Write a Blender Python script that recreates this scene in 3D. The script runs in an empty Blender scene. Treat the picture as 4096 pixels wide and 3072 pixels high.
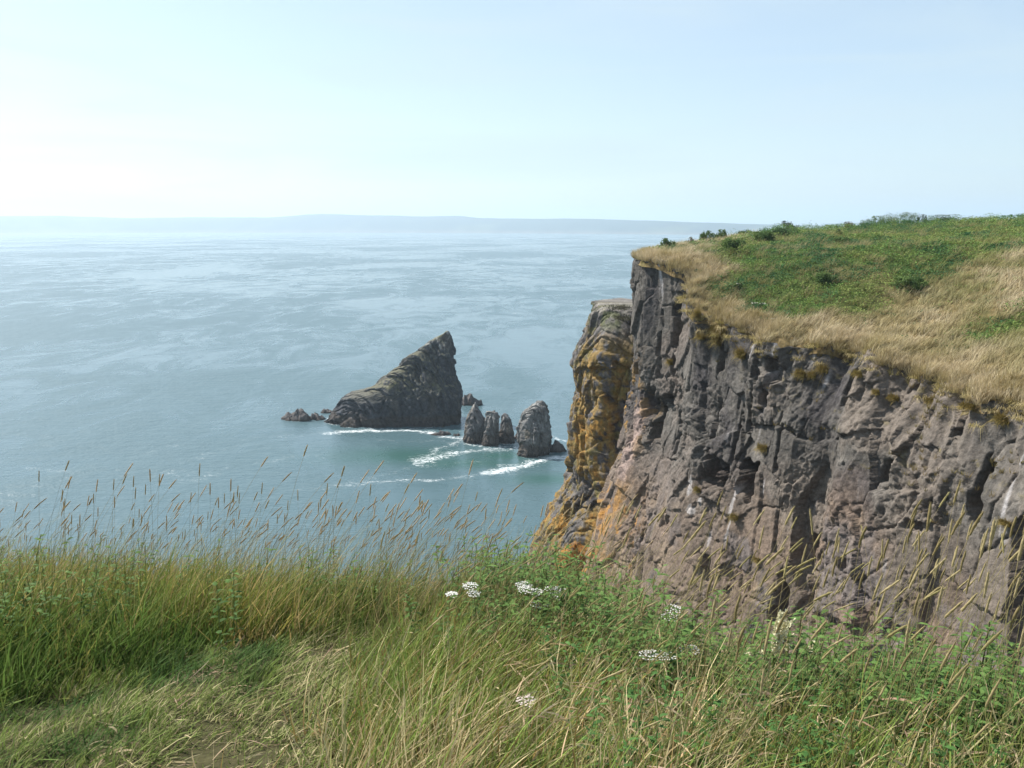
import bpy, math
import numpy as np
from math import radians as R
rng = np.random.default_rng(11)
scene = bpy.context.scene
COL = scene.collection

# ------------------------------------------------------------------ camera model
F_PX, CAM_Z, PITCH = 852.0, 60.0, R(10.5)
SUN_AZ, SUN_EL = R(-60), R(46)            # azimuth from +Y towards +X
def ray(px, py):
    a, b = (px-512)/F_PX, (384-py)/F_PX
    c, s = math.cos(PITCH), math.sin(PITCH)
    return np.array([a, c+b*s, -s+b*c])
def at_y(px, py, Y):
    d = ray(px, py); return np.array([0, 0, CAM_Z]) + d*(Y/d[1])
def at_z(px, py, Z=0.0):
    d = ray(px, py); return np.array([0, 0, CAM_Z]) + d*((Z-CAM_Z)/d[2])

# ------------------------------------------------------------------ noise
def _h(ix, iy, iz, seed):
    n = (ix.astype(np.int64)*374761393 + iy.astype(np.int64)*668265263 + iz.astype(np.int64)*2147483647 + seed*1274126177) & 0xFFFFFFFF
    n = ((n ^ (n >> 13))*1274126177) & 0xFFFFFFFF
    n = ((n ^ (n >> 16))*2246822519) & 0xFFFFFFFF
    n = n ^ (n >> 15)
    return (n & 0xFFFFFF)/float(0xFFFFFF)
def vnoise(x, y, z=None, seed=0):
    x, y = np.broadcast_arrays(np.asarray(x, float), np.asarray(y, float))
    z = np.zeros_like(x) if z is None else np.broadcast_to(np.asarray(z, float), x.shape)
    ix, iy, iz = np.floor(x), np.floor(y), np.floor(z)
    f = [x-ix, y-iy, z-iz]
    u, v, w = [t*t*t*(t*(t*6-15)+10) for t in f]
    r = 0
    for a in (0, 1):
        for b in (0, 1):
            for c in (0, 1):
                r = r + _h(ix+a, iy+b, iz+c, seed)*(u if a else 1-u)*(v if b else 1-v)*(w if c else 1-w)
    return r*2-1
def fbm(x, y, z=None, oct=4, seed=0, gain=.5):
    s, a, t = 0, 1, 0
    for i in range(oct):
        k = 2.03**i
        s = s + a*vnoise(np.asarray(x)*k, np.asarray(y)*k, None if z is None else np.asarray(z)*k, seed+i*17)
        t += a; a *= gain
    return s/t
def voro(x, y, seed=0):
    ix, iy = np.floor(x), np.floor(y)
    f1 = np.full(x.shape, 9.); f2 = np.full(x.shape, 9.)
    cx = np.zeros(x.shape); cy = np.zeros(x.shape); dx = np.zeros(x.shape); dy = np.zeros(x.shape)
    z0 = np.zeros(x.shape)
    for a in (-1, 0, 1):
        for b in (-1, 0, 1):
            jx, jy = ix+a, iy+b
            px = jx+.1+.8*_h(jx, jy, z0, seed); py = jy+.1+.8*_h(jx, jy, z0, seed+5)
            d = np.hypot(x-px, y-py)
            m = d < f1
            f2 = np.where(m, f1, np.minimum(f2, d))
            cx = np.where(m, jx, cx); cy = np.where(m, jy, cy)
            dx = np.where(m, x-px, dx); dy = np.where(m, y-py, dy)
            f1 = np.where(m, d, f1)
    return f1, f2, _h(cx, cy, z0, seed+9)*2-1, _h(cx, cy, z0, seed+21)*2-1, _h(cx, cy, z0, seed+33)*2-1, dx, dy
def sst(a, b, x):
    t = np.clip((x-a)/(b-a), 0, 1); return t*t*(3-2*t)
def mix(a, b, t):
    return a+(b-a)*t
def mixc(a, b, t):
    return a+(np.asarray(b)-a)*np.asarray(t)[..., None]

# ------------------------------------------------------------------ mesh building
def raw_mesh(name, V, F, C=None, smooth=True, extra=None):
    """V (n,3); F list of (m,3)/(m,4) index arrays; C (n,3) linear colours"""
    me = bpy.data.meshes.new(name)
    V = np.asarray(V, np.float32)
    me.vertices.add(len(V)); me.vertices.foreach_set('co', V.ravel())
    if not isinstance(F, (list, tuple)): F = [F]
    F = [np.asarray(f, np.int32) for f in F if len(f)]
    nl = sum(f.size for f in F); npoly = sum(len(f) for f in F)
    me.loops.add(nl); me.loops.foreach_set('vertex_index', np.concatenate([f.ravel() for f in F]))
    st, k = [], 0
    for f in F:
        st.append(np.arange(len(f))*f.shape[1]+k); k += f.size
    me.polygons.add(npoly); me.polygons.foreach_set('loop_start', np.concatenate(st).astype(np.int32))
    if smooth: me.polygons.foreach_set('use_smooth', np.ones(npoly, bool))
    me.update(calc_edges=True)
    if C is not None:
        a = me.color_attributes.new('Col', 'FLOAT_COLOR', 'POINT')
        a.data.foreach_set('color', np.c_[np.clip(C, 0, 1), np.ones(len(V))].astype(np.float32).ravel())
    for k, arr in (extra or {}).items():
        a = me.attributes.new(k, 'FLOAT', 'POINT'); a.data.foreach_set('value', np.asarray(arr, np.float32).ravel())
    return me
def link(name, me, mat=None, parent=None, **props):
    o = bpy.data.objects.new(name, me); COL.objects.link(o)
    if mat is not None and not me.materials: me.materials.append(mat)
    if parent is not None: o.parent = parent
    for k, v in props.items(): o[k] = v
    return o
def thing(name, label, cat, loc=(0, 0, 0), rz=0, group=None, scale=1):
    o = bpy.data.objects.new(name, None); COL.objects.link(o)
    o.empty_display_size = .05
    o.location = loc; o.rotation_euler = (0, 0, rz); o.scale = (scale,)*3
    o['label'] = label; o['category'] = cat
    if group: o['group'] = group
    return o
class MB:
    def __init__(s): s.V, s.Q, s.T, s.C, s.n = [], [], [], [], 0
    def add(s, V, Fs, C):
        V = np.asarray(V, float).reshape(-1, 3)
        for f in (Fs if isinstance(Fs, list) else [Fs]):
            f = np.asarray(f)
            if f.size: (s.Q if f.shape[1] == 4 else s.T).append(f+s.n)
        C = np.asarray(C, float)
        s.C.append(np.broadcast_to(C, V.shape) if C.ndim == 1 else C.reshape(-1, 3)); s.V.append(V); s.n += len(V)
    def mesh(s, name, smooth=True):
        F = []
        if s.Q: F.append(np.concatenate(s.Q))
        if s.T: F.append(np.concatenate(s.T))
        return raw_mesh(name, np.concatenate(s.V), F, np.concatenate(s.C), smooth)
    def build(s, name, mat, parent=None, smooth=True, **p): return link(name, s.mesh(name, smooth), mat, parent, **p)
def unit(v): return v/np.maximum(np.linalg.norm(v, axis=-1, keepdims=True), 1e-9)
def strips(pos, d, bend, side, L, W, prof, c0, c1):
    """many tapered strips (blades, leaves); returns V, F, C"""
    n = len(pos); prof = np.asarray(prof, float); k = len(prof); t = np.linspace(0, 1, k)
    P = pos[:, None]+d[:, None]*(L[:, None]*t)[..., None]+bend[:, None]*(L[:, None]*t*t)[..., None]
    w = side[:, None]*(W[:, None]*prof[None])[..., None]*.5
    V = np.stack([P-w, P+w], 2)
    base = (np.arange(n)*k*2)[:, None]+(np.arange(k-1)*2)[None]
    F = np.stack([base, base+1, base+3, base+2], -1).reshape(-1, 4)
    C = np.broadcast_to((c0[:, None]*(1-t)[None, :, None]+c1[:, None]*t[None, :, None])[:, :, None], (n, k, 2, 3))
    return V.reshape(-1, 3), F, C.reshape(-1, 3)
def rand_side(n, spread=2*math.pi):
    a = rng.random(n)*spread; return np.stack([np.cos(a), np.sin(a), np.zeros(n)], 1)
def tube(P, r, sides=5):
    P = np.asarray(P, float); n = len(P); r = np.broadcast_to(r, (n,))
    T = unit(np.gradient(P, axis=0)); ref = np.array([0.31, .95, 0.05])
    A = unit(np.cross(T, ref)); B = np.cross(T, A)
    a = np.arange(sides)*2*math.pi/sides
    V = P[:, None]+(A[:, None]*np.cos(a)[None, :, None]+B[:, None]*np.sin(a)[None, :, None])*r[:, None, None]
    i = np.arange(n-1)[:, None]*sides; j = np.arange(sides)[None]; j2 = (j+1) % sides
    F = np.stack([i+j, i+j2, i+sides+j2, i+sides+j], -1).reshape(-1, 4)
    return V.reshape(-1, 3), F
def gridF(nu, nv):
    i = np.arange(nu-1)[:, None]*nv+np.arange(nv-1)[None]
    return np.stack([i, i+nv, i+nv+1, i+1], -1).reshape(-1, 4)
def jit(c, n, s=.18, hue=.06):
    c = np.asarray(c, float)
    return np.clip(c*(1+s*rng.standard_normal((n, 1)))*(1+hue*rng.standard_normal((n, 3))), .004, 1)

# ------------------------------------------------------------------ materials
def new_mat(name):
    m = bpy.data.materials.new(name); m.use_nodes = True
    nt = m.node_tree; nt.nodes.clear(); return m, nt, nt.nodes, nt.links
def attr_mat(name, rough=.8, transl=0., spec=.25, noise=0., nscale=20., bump=0., bscale=20., bdist=.02):
    m, nt, N, L = new_mat(name)
    out = N.new('ShaderNodeOutputMaterial'); at = N.new('ShaderNodeAttribute'); at.attribute_name = 'Col'
    p = N.new('ShaderNodeBsdfPrincipled'); p.inputs['Roughness'].default_value = rough
    p.inputs['Specular IOR Level'].default_value = spec
    c = at.outputs['Color']; co = N.new('ShaderNodeTexCoord')
    if noise:
        t = N.new('ShaderNodeTexNoise'); t.inputs['Scale'].default_value = nscale; t.inputs['Detail'].default_value = 6; t.inputs['Roughness'].default_value = .65
        L.new(co.outputs['Object'], t.inputs['Vector'])
        mr = N.new('ShaderNodeMapRange'); mr.inputs[1].default_value = .3; mr.inputs[2].default_value = .7; mr.inputs[3].default_value = 1-noise; mr.inputs[4].default_value = 1+noise
        L.new(t.outputs['Fac'], mr.inputs[0])
        mx = N.new('ShaderNodeVectorMath'); mx.operation = 'SCALE'; L.new(c, mx.inputs[0]); L.new(mr.outputs[0], mx.inputs['Scale']); c = mx.outputs[0]
    L.new(c, p.inputs['Base Color'])
    if bump:
        t = N.new('ShaderNodeTexNoise'); t.inputs['Scale'].default_value = bscale; t.inputs['Detail'].default_value = 8; t.inputs['Roughness'].default_value = .62
        L.new(co.outputs['Object'], t.inputs['Vector'])
        b = N.new('ShaderNodeBump'); b.inputs['Strength'].default_value = bump; b.inputs['Distance'].default_value = bdist
        L.new(t.outputs['Fac'], b.inputs['Height']); L.new(b.outputs[0], p.inputs['Normal'])
    sh = p.outputs[0]
    if transl:
        tr = N.new('ShaderNodeBsdfTranslucent'); L.new(c, tr.inputs['Color'])
        ms = N.new('ShaderNodeMixShader'); ms.inputs[0].default_value = transl
        L.new(p.outputs[0], ms.inputs[1]); L.new(tr.outputs[0], ms.inputs[2]); sh = ms.outputs[0]
    L.new(sh, out.inputs['Surface'])
    return m
M_rock = attr_mat('cliff rock', .9, spec=.15, noise=.42, nscale=3.2, bump=.8, bscale=6.5, bdist=.10)
M_stack = attr_mat('stack rock', .9, spec=.15, noise=.42, nscale=1.2, bump=.8, bscale=2.2, bdist=.3)
M_grass = attr_mat('grass blade', .75, transl=.34, spec=.12)
M_far_grass = attr_mat('clifftop grass', .8, transl=.25, spec=.1)
M_leaf = attr_mat('leaf', .7, transl=.22, spec=.12)
M_seed = attr_mat('seed head', .9, transl=.4, spec=.05)
M_stem = attr_mat('stem', .8, transl=.1, spec=.08)
M_petal = attr_mat('petal', .7, transl=.2, spec=.2)
M_soil = attr_mat('soil', .95, spec=.1, noise=.35, nscale=14, bump=.6, bscale=30, bdist=.02)
M_turf = attr_mat('turf', .95, spec=.05, noise=.4, nscale=1.6, bump=.8, bscale=2.5, bdist=.2)
M_hill = attr_mat('far hill', 1., spec=0., noise=.35, nscale=.006)

# ------------------------------------------------------------------ cliff edge line
edge_px = [(636, 256, 80), (662, 259, 77.5), (687, 273, 73.5), (697, 315, 69), (745, 324, 64), (800, 341, 60), (856, 345, 56.5),
           (882, 368, 53), (949, 382, 48), (1024, 390, 44), (1110, 405, 39)]
E = [np.array([46, 140, 57.8]), np.array([30, 118, 57.8]), np.array([18, 98, 57.6]), np.array([12.6, 86, 57.5])]
E += [at_y(*p) for p in edge_px]
E += [np.array([32.5, 30, 50.8]), np.array([36, 20, 51.5]), np.array([38, 8, 53]), np.array([38, -6, 55]), np.array([36, -22, 57])]
E = np.array(E)
def chaikin(P, n=2):
    for _ in range(n):
        Q = np.empty((len(P)*2, 3)); Q[0::2] = P*.75+np.roll(P, -1, 0)*.25; Q[1::2] = P*.25+np.roll(P, -1, 0)*.75
        Q = Q[:-2]; P = np.vstack([P[:1], Q, P[-1:]])
    return P
Es = chaikin(E, 2)
arc0 = np.r_[0, np.cumsum(np.linalg.norm(np.diff(Es[:, :2], axis=0), axis=1))]; Es0 = Es
def edge0(s): return np.stack([np.interp(s, arc0, Es0[:, i]) for i in range(3)], 1)
def smooth_normals(s):
    a, b = edge0(np.clip(s-3, 0, arc0[-1])), edge0(np.clip(s+3, 0, arc0[-1]))
    t = unit((b-a)[:, :2]); return np.stack([t[:, 1], -t[:, 0]], 1)
def rim_wobble(s):
    """how far the broken rim stands out from, and above, its mean line"""
    y = np.interp(s, arc0, Es0[:, 1]); w = sst(0, 8, s)*sst(arc0[-1], arc0[-1]-8, s)*np.where(y > 76, .4, 1)
    o = (1.3*fbm(s/3.2, 0*s, oct=3, seed=77)+.5*fbm(s/.9, 0*s, oct=2, seed=79))*w
    return o, (.8*fbm(s/3.5, 0*s+3, oct=3, seed=78)-.25*np.abs(o))*w
arc = np.linspace(0, arc0[-1], int(arc0[-1]/.45)); Es = edge0(arc); _o, _q = rim_wobble(arc); _n = smooth_normals(arc)
Es[:, 0] += _n[:, 0]*_o; Es[:, 1] += _n[:, 1]*_o; Es[:, 2] += _q
def edge_at(s): return np.stack([np.interp(s, arc, Es[:, i]) for i in range(3)], 1)
def near_edge(X, Y):
    """signed distance (inland +), rim height blended over the nearby rim, and arc position"""
    best = np.full(X.shape, 1e9); zr = np.zeros(X.shape); sa = np.zeros(X.shape); sg = np.ones(X.shape)
    for i in range(len(Es)-1):
        a, b = Es[i], Es[i+1]; ab = b[:2]-a[:2]; l2 = ab@ab
        t = np.clip(((X-a[0])*ab[0]+(Y-a[1])*ab[1])/l2, 0, 1)
        dx, dy = X-a[0]-t*ab[0], Y-a[1]-t*ab[1]; d = np.hypot(dx, dy)
        m = d < best
        best = np.where(m, d, best); zr = np.where(m, a[2]+t*(b[2]-a[2]), zr); sa = np.where(m, arc[i]+t*(arc[i+1]-arc[i]), sa)
        sg = np.where(m, np.sign(ab[0]*dy-ab[1]*dx), sg)
    sw = np.zeros(X.shape); sz = np.zeros(X.shape)
    for p in edge0(np.arange(0, arc0[-1], 1.5)):
        w_ = 1/((X-p[0])**2+(Y-p[1])**2+1.5)**2; sw += w_; sz += w_*p[2]
    d = best*sg
    return d, mix(zr, sz/sw, sst(0, 2.5, d)), sa
s_corner = arc0[np.argmin(np.hypot(Es0[:, 0]-E[4][0], Es0[:, 1]-E[4][1]))]

def plateau_z(X, Y, d=None, zr=None):
    if d is None: d, zr, _ = near_edge(X, Y)
    cap = np.interp(X, [8, 14, 22, 31, 42, 55, 66, 120], [57.4, 57.8, 58.2, 58.9, 59.5, 60.0, 60.3, 61.4])
    cap = cap - .05*np.maximum(0, Y-118) - .03*np.maximum(0, 90-Y)
    a = zr+.36*np.maximum(d, 0)-.002*np.maximum(d, 0)**2; k = 1.2
    h = np.clip(.5+.5*(cap-a)/k, 0, 1)
    z = mix(cap, a, h)-k*h*(1-h)
    return z + .25*fbm(X/6, Y/6, oct=3, seed=61)*sst(0, 4, d)+.5*fbm(X/17, Y/17, oct=2, seed=62)*sst(4, 14, d)

# main cliff face ------------------------------------------------------------
def face_coords():
    s = np.r_[np.arange(0, s_corner-6, .6), np.arange(s_corner-6, s_corner+66, .085), np.arange(s_corner+66, arc[-1], .5), arc[-1]]
    dep = np.r_[np.arange(0, 34, .085), np.arange(34, 60.2, .5)]
    return s, dep
S1, DEP = face_coords()
P0 = edge0(S1); N1 = smooth_normals(S1); WOB, WOQ = rim_wobble(S1)
def wall_hit(px, py):
    """arc position and height where a picture ray meets the cliff's edge line raised as a wall"""
    d = ray(px, py); best = None
    for i in range(len(Es0)-1):
        a, b = Es0[i], Es0[i+1]; A = np.array([[d[0], a[0]-b[0]], [d[1], a[1]-b[1]]])
        if abs(np.linalg.det(A)) < 1e-9: continue
        t, u = np.linalg.solve(A, a[:2])
        if t > 0 and 0 <= u <= 1 and arc0[i] >= s_corner-2 and (best is None or t < best[0]):
            best = (t, arc0[i]+u*(arc0[i+1]-arc0[i]), CAM_Z+d[2]*t)
    return best
# recesses read from the rock face: centre, half sizes (px), depth (m)
RECESS = [(673, 330, 2.6, 27, 1.5), (720, 353, 4, 22, 1.6), (655, 405, 9, 14, .9), (781, 373, 6, 15, 1.2), (776, 396, 4, 8, 1.1),
          (658, 420, 5, 17, 1.3), (681, 445, 6, 17, 1.2), (727, 468, 8, 12, 1.4), (762, 475, 7, 18, 1.7), (614, 550, 6, 13, 1.0),
          (1008, 482, 6, 28, 1.8), (858, 393, 2.5, 15, 1.1), (820, 588, 6, 19, 1.2), (700, 400, 2, 22, .7), (640, 368, 2, 16, .7),
          (745, 430, 2.2, 26, .8), (905, 470, 4, 9, .7), (842, 540, 4, 12, .8), (660, 355, 2, 30, .5), (690, 372, 2, 24, .6),
          (968, 430, 6, 6, .8), (930, 410, 3, 10, .7), (800, 440, 2, 24, .6), (765, 400, 1.8, 22, .6), (715, 430, 2, 20, .6),
          (880, 560, 5, 8, .7), (940, 520, 6, 5, .6), (690, 520, 4, 8, .5), (735, 560, 3, 10, .5), (602, 500, 3, 14, .6)]
RECESS_W = []
for px, py, hx, hy, dp in RECESS:
    h = wall_hit(px, py); h2 = wall_hit(px+1, py); h3 = wall_hit(px, py+1)
    if h is None: continue
    ks = abs(h2[1]-h[1]) if h2 else .1
    RECESS_W.append((h[1], h[2], hx*min(ks, .16), hy*abs(h3[2]-h[2]), dp))
def cliff_disp(s, z, dep, right):
    ws = s+.16*fbm(s/1.5, z/2, oct=3, seed=1); wz = z+.22*fbm(s/1.5, z/1.5, oct=3, seed=2)
    o = .45*fbm(s/9, z/18, oct=2, seed=3)+.16*fbm(s/2.2, z/5, oct=2, seed=4)
    rough = .22+.78*sst(-.08, .22, fbm(s/5, z/5, oct=3, seed=8)+.22*right*sst(44, 49, z))
    f1, f2, r1, r2, r3, dx, dy = voro(ws/6.+.15*wz/6, wz/9., 9)
    o += .2*r1+.9*r2*dx+.6*r3*dy
    f1, f2, r1, r2, r3, dx, dy = voro(ws/2.6-.12*wz, wz/4.2+.2*ws/2.6, 10)
    o += .13*r1+.42*r2*dx+.36*r3*dy-.45*np.exp(-(f2-f1)/.018)*sst(-.15, .2, fbm(s/2, z/2, oct=2, seed=12))
    f1, f2, r1, r2, r3, dx, dy = voro(ws/1.05+.3*wz, wz/1.45-.15*ws, 40); r1b, r2b = r1, r2
    o += rough*(.10*r1+.3*r2*dx+.28*r3*dy-.2*np.exp(-(f2-f1)/.04)*sst(-.3, .15, fbm(s/1.5, z/1.5, oct=2, seed=13)))
    f1, f2, r1, r2, r3, dx, dy = voro(ws/.46-.25*wz, wz/.52, 70)
    o += rough*(.05*r1+.15*r2*dx+.14*r3*dy-.05*np.exp(-(f2-f1)/.08))
    f1, f2, r1, r2, r3, dx, dy = voro(ws/.22, wz/.24+.3*ws, 75)
    o += (.15+.85*rough)*(.024*r1+.075*r2*dx+.07*r3*dy)
    o += .06*fbm(s/.4, z/.5, oct=3, seed=6)
    for cs, cz, hs, hz, dp in RECESS_W:
        m = (np.abs(s-cs) < hs*3+1) & (np.abs(z-cz) < hz*2+1)
        if not m.any(): continue
        a = np.abs(ws[m]-cs)/hs; b = np.abs(wz[m]-cz)/hz
        q = np.maximum(a, b*(.9+.2*a))+.5*r1b[m]+.3*(a-b)*r2b[m]; o[m] -= dp*(1-sst(.7, 1.25, q))
    return o
SS, DD = np.meshgrid(S1, DEP, indexing='ij')
rim = P0[:, 2]+WOQ+.12*fbm(S1/1.2, 0*S1, oct=3, seed=90)-.05
f1, f2, r1, *_ = voro(S1/1.6, S1*0+.5, 91); rim += .16*r1
ZZ = np.maximum(rim[:, None]-DD, -2.5)
right = sst(s_corner+14, s_corner+26, SS)
DE = np.maximum((P0[:, 2]+WOQ)[:, None]-ZZ, 0)
flare = .0*DE+.20*np.maximum(DE-13, 0)+.012*np.maximum(DE-18, 0)**1.6
flare = flare*(1-.35*right)+right*(.42*np.minimum(DE, 5)+.1*np.clip(DE-5, 0, 8))
# the buttress of pale rock low on the face
hb = wall_hit(720, 575); flare += 2.2*np.exp(-((SS-hb[1])/6)**2)*sst(47, 36, ZZ)
OFF = flare+cliff_disp(SS, ZZ, DE, right)*(.35+.65*sst(0, 1.0, DE))+WOB[:, None]*np.exp(-(DE/3.2)**1.5)
XYZ = np.empty(SS.shape+(3,))
XYZ[..., 0] = P0[:, 0][:, None]+N1[:, 0][:, None]*OFF
XYZ[..., 1] = P0[:, 1][:, None]+N1[:, 1][:, None]*OFF
XYZ[..., 2] = ZZ+.12*fbm(SS/.8, ZZ/.8, oct=2, seed=55)*sst(0, 1, DE)
# colours of the rock itself
def rock_tint(s, z, seed):
    n1 = fbm(s/5, z/7, oct=4, seed=seed); n2 = fbm(s/1.3, z/1.6, oct=4, seed=seed+3); n3 = fbm(s/.5, z/2.4, oct=3, seed=seed+6)
    c = np.empty(s.shape+(3,)); c[:] = (.084, .076, .067)
    c = mixc(c, (.130, .118, .104), sst(-.02, .5, n2)); c = mixc(c, (.055, .05, .05), sst(.05, .45, -n1))
    c = mixc(c, (.135, .112, .095), sst(.05, .4, n1)*.8)
    return c, n1, n2, n3
CC, n1, n2, n3 = rock_tint(SS, ZZ, 100)
low = sst(45.5, 37.5, ZZ+3.2*n1+1.5*n2+3*(1-right))*(.75+.25*right)
CC = mixc(CC, (.168, .122, .09), low*.9); CC = mixc(CC, (.225, .168, .115), low*sst(.1, .5, n2)*.7)
CC = mixc(CC, (.12, .105, .10), sst(.1, .4, fbm(SS/3, ZZ/3, oct=3, seed=120))*low*.8)
CC = mixc(CC, (.14, .117, .095), right*sst(0, .4, n1+.3*n2)*.6)
wh = sst(.45, .75, fbm(SS/.7, ZZ/5, oct=3, seed=131))*sst(.0, .35, fbm(SS/6, ZZ/8, oct=2, seed=133)); CC = mixc(CC, (.42, .40, .40), wh*.6)
for px, py, hx, hy in ((712, 485, 2.5, 12), (716, 505, 5, 5), (722, 495, 3, 7), (752, 505, 1.5, 34)):
    h = wall_hit(px, py); q = ((SS-h[1]-.3*n3)/(hx*.09))**2+((ZZ-h[2]+.3*n2)/(hy*.075))**2
    CC = mixc(CC, (.36, .335, .32), sst(1.3, .4, q+.8*n2)*.7)
back = sst(s_corner+3.5, s_corner-1.5, SS+2.2*n1)
ol = sst(.05, .35, fbm(SS/1.2, ZZ/1.8, oct=5, seed=141, gain=.65))
CC = mixc(CC, (.27, .155, .04), ol*back*sst(50, 44, ZZ)*.9)
lowor = sst(s_corner+7, s_corner, SS+3*n2)*sst(38, 32, ZZ+2*n1)
CC = mixc(CC, (.26, .14, .05), lowor*sst(.0, .35, fbm(SS/.9, ZZ/2.4, oct=5, seed=143, gain=.65))*.85); CC = mixc(CC, (.34, .17, .04), lowor*sst(.25, .5, fbm(SS/.5, ZZ/.9, oct=4, seed=144)))
pk = np.exp(-((SS-s_corner-.3)/.8)**2)*sst(44.5, 42, ZZ)*sst(34.5, 37, ZZ)
CC = mixc(CC, (.33, .245, .21), pk*.8)
CC = mixc(CC, (.17, .14, .06), sst(.3, .6, fbm(SS/.8, ZZ/.6, oct=5, seed=147, gain=.65))*sst(9, 1, DE)*right*.7)
cap = XYZ[:, :1].copy(); cap[..., 0] -= 2.2*N1[:, :1]; cap[..., 1] -= 2.2*N1[:, 1:]; cap[..., 2] -= .15
XYZc = np.concatenate([cap, XYZ], 1); CCc = np.concatenate([CC[:, :1], CC], 1)
nu, nv = XYZc.shape[:2]
F = gridF(nu, nv)[:, ::-1]
cliff = link('cliff', raw_mesh('cliff', XYZc.reshape(-1, 3), F, CCc.reshape(-1, 3), False), M_rock, kind='structure')

# clifftop turf -----------------------------------------------------------------
xs = np.r_[np.arange(8, 70, .45), np.arange(70, 200, 4)]; ys = np.r_[np.arange(-40, 26, 3), np.arange(26, 125, .45), np.arange(125, 240, 4)]
GX, GY = np.meshgrid(xs, ys, indexing='ij'); gd, gz, gs = near_edge(GX, GY)
out = gd < 0
ep = edge_at(gs.ravel()).reshape(gs.shape+(3,))
GX = np.where(out, ep[..., 0], GX); GY = np.where(out, ep[..., 1], GY)
GZ = plateau_z(GX, GY, np.maximum(gd, 0), gz); GZ = np.where(out, ep[..., 2]-.8, GZ)
tan_h = lambda X, Y: np.exp(-(((X-at_gx)/12)**2+((Y-at_gy)/7)**2))
at_gx, at_gy = 33.0, 62.0
def greenness(X, Y, d):
    n = fbm(X/5, Y/5, oct=4, seed=201); n2 = fbm(X/1.8, Y/1.8, oct=3, seed=205)
    g = sst(1.8, 7, d+7.5*n+3.5*n2+1.6*np.clip((X-26)/10, 0, 1))
    t = np.exp(-(((X-34)/11)**2+((Y-60-.25*(X-34))/5)**2))
    g = g*(1-.9*sst(.25, .6, t+.35*n))
    return np.clip(g, 0, 1), n, n2
g, n1, n2 = greenness(GX, GY, gd)
TC = np.empty(GX.shape+(3,)); TC[:] = (.17, .125, .06); TC = mixc(TC, (.05, .075, .02), g); TC = mixc(TC, (.12, .09, .04), sst(.2, .5, n2)*.5)
nu, nv = GX.shape; F = gridF(nu, nv); keep = ~(gd.ravel()[F] < -.9).any(1)
F = F[keep]
TV = np.stack([GX, GY, GZ], -1).reshape(-1, 3)
link('clifftop_ground', raw_mesh('clifftop_ground', TV, F, TC.reshape(-1, 3)), M_turf, kind='structure')

# ------------------------------------------------------------------ clifftop grass and ground cover
def plateau_points(n, ymin=36, ymax=116, xmin=10, xmax=76, dmin=-.1, dmax=200, pw=1.6):
    X = rng.uniform(xmin, xmax, n*4); Y = rng.uniform(ymin, ymax, n*4)
    ok = np.abs(X/Y) < .8
    X, Y = X[ok], Y[ok]; keep = rng.random(len(X)) < (46/np.maximum(Y, 46))**pw
    X, Y = X[keep], Y[keep]; d, zr, s = near_edge(X, Y)
    m = (d > dmin) & (d < dmax); X, Y, d, zr = X[m][:n], Y[m][:n], d[m][:n], zr[m][:n]
    return X, Y, d, plateau_z(X, Y, d, zr)
def tuft_strips(mb, X, Y, Z, per, L0, L1, spread, w, lean, c0, c1, prof=(1, .85, .12), out=None, up=1.0):
    n = len(X)*per; rep = lambda a: np.repeat(a, per, axis=0)
    a = rng.random(n)*2*math.pi; r = np.sqrt(rng.random(n))*spread
    pos = np.stack([rep(X)+r*np.cos(a), rep(Y)+r*np.sin(a), rep(Z)-.03], 1)
    L = rng.uniform(L0, L1, n); ln = rep(np.broadcast_to(lean, (len(X), 3)))
    d = np.stack([.35*np.cos(a), .35*np.sin(a), np.full(n, up)], 1)+.15*rng.standard_normal((n, 3))
    bend = ln*rng.uniform(.5, 1.3, (n, 1))
    side = rand_side(n)
    k0 = rep(c0)*(1+.16*rng.standard_normal((n, 1))); k1 = rep(c1)*(1+.16*rng.standard_normal((n, 1)))
    V, F, C = strips(pos, unit(d), bend, side, L, np.full(n, w)*rng.uniform(.7, 1.3, n), prof, np.clip(k0, .004, 1), np.clip(k1, .004, 1))
    mb.add(V, F, C)
mb = MB()
X, Y, d, Z = plateau_points(18000)
g, n1, n2 = greenness(X, Y, d); m = rng.random(len(X)) > g*.84
X, Y, d, Z, g, n1 = X[m], Y[m], d[m], Z[m], g[m], n1[m]; n = len(X)
tone = sst(-.35, .35, fbm(X/2.2, Y/2.2, oct=4, seed=210)+.22*rng.standard_normal(n))
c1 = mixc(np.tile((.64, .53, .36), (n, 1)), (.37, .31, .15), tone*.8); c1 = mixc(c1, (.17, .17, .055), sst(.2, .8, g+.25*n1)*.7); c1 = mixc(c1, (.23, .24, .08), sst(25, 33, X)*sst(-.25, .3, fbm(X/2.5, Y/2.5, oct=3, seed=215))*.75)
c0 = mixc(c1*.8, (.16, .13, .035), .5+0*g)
lean = np.tile((.55, .1, -.22), (n, 1))+.12*rng.standard_normal((n, 3))
tuft_strips(mb, X, Y, Z, 16, .4, 1.0, .2, .026, lean, c0, c1)
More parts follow.
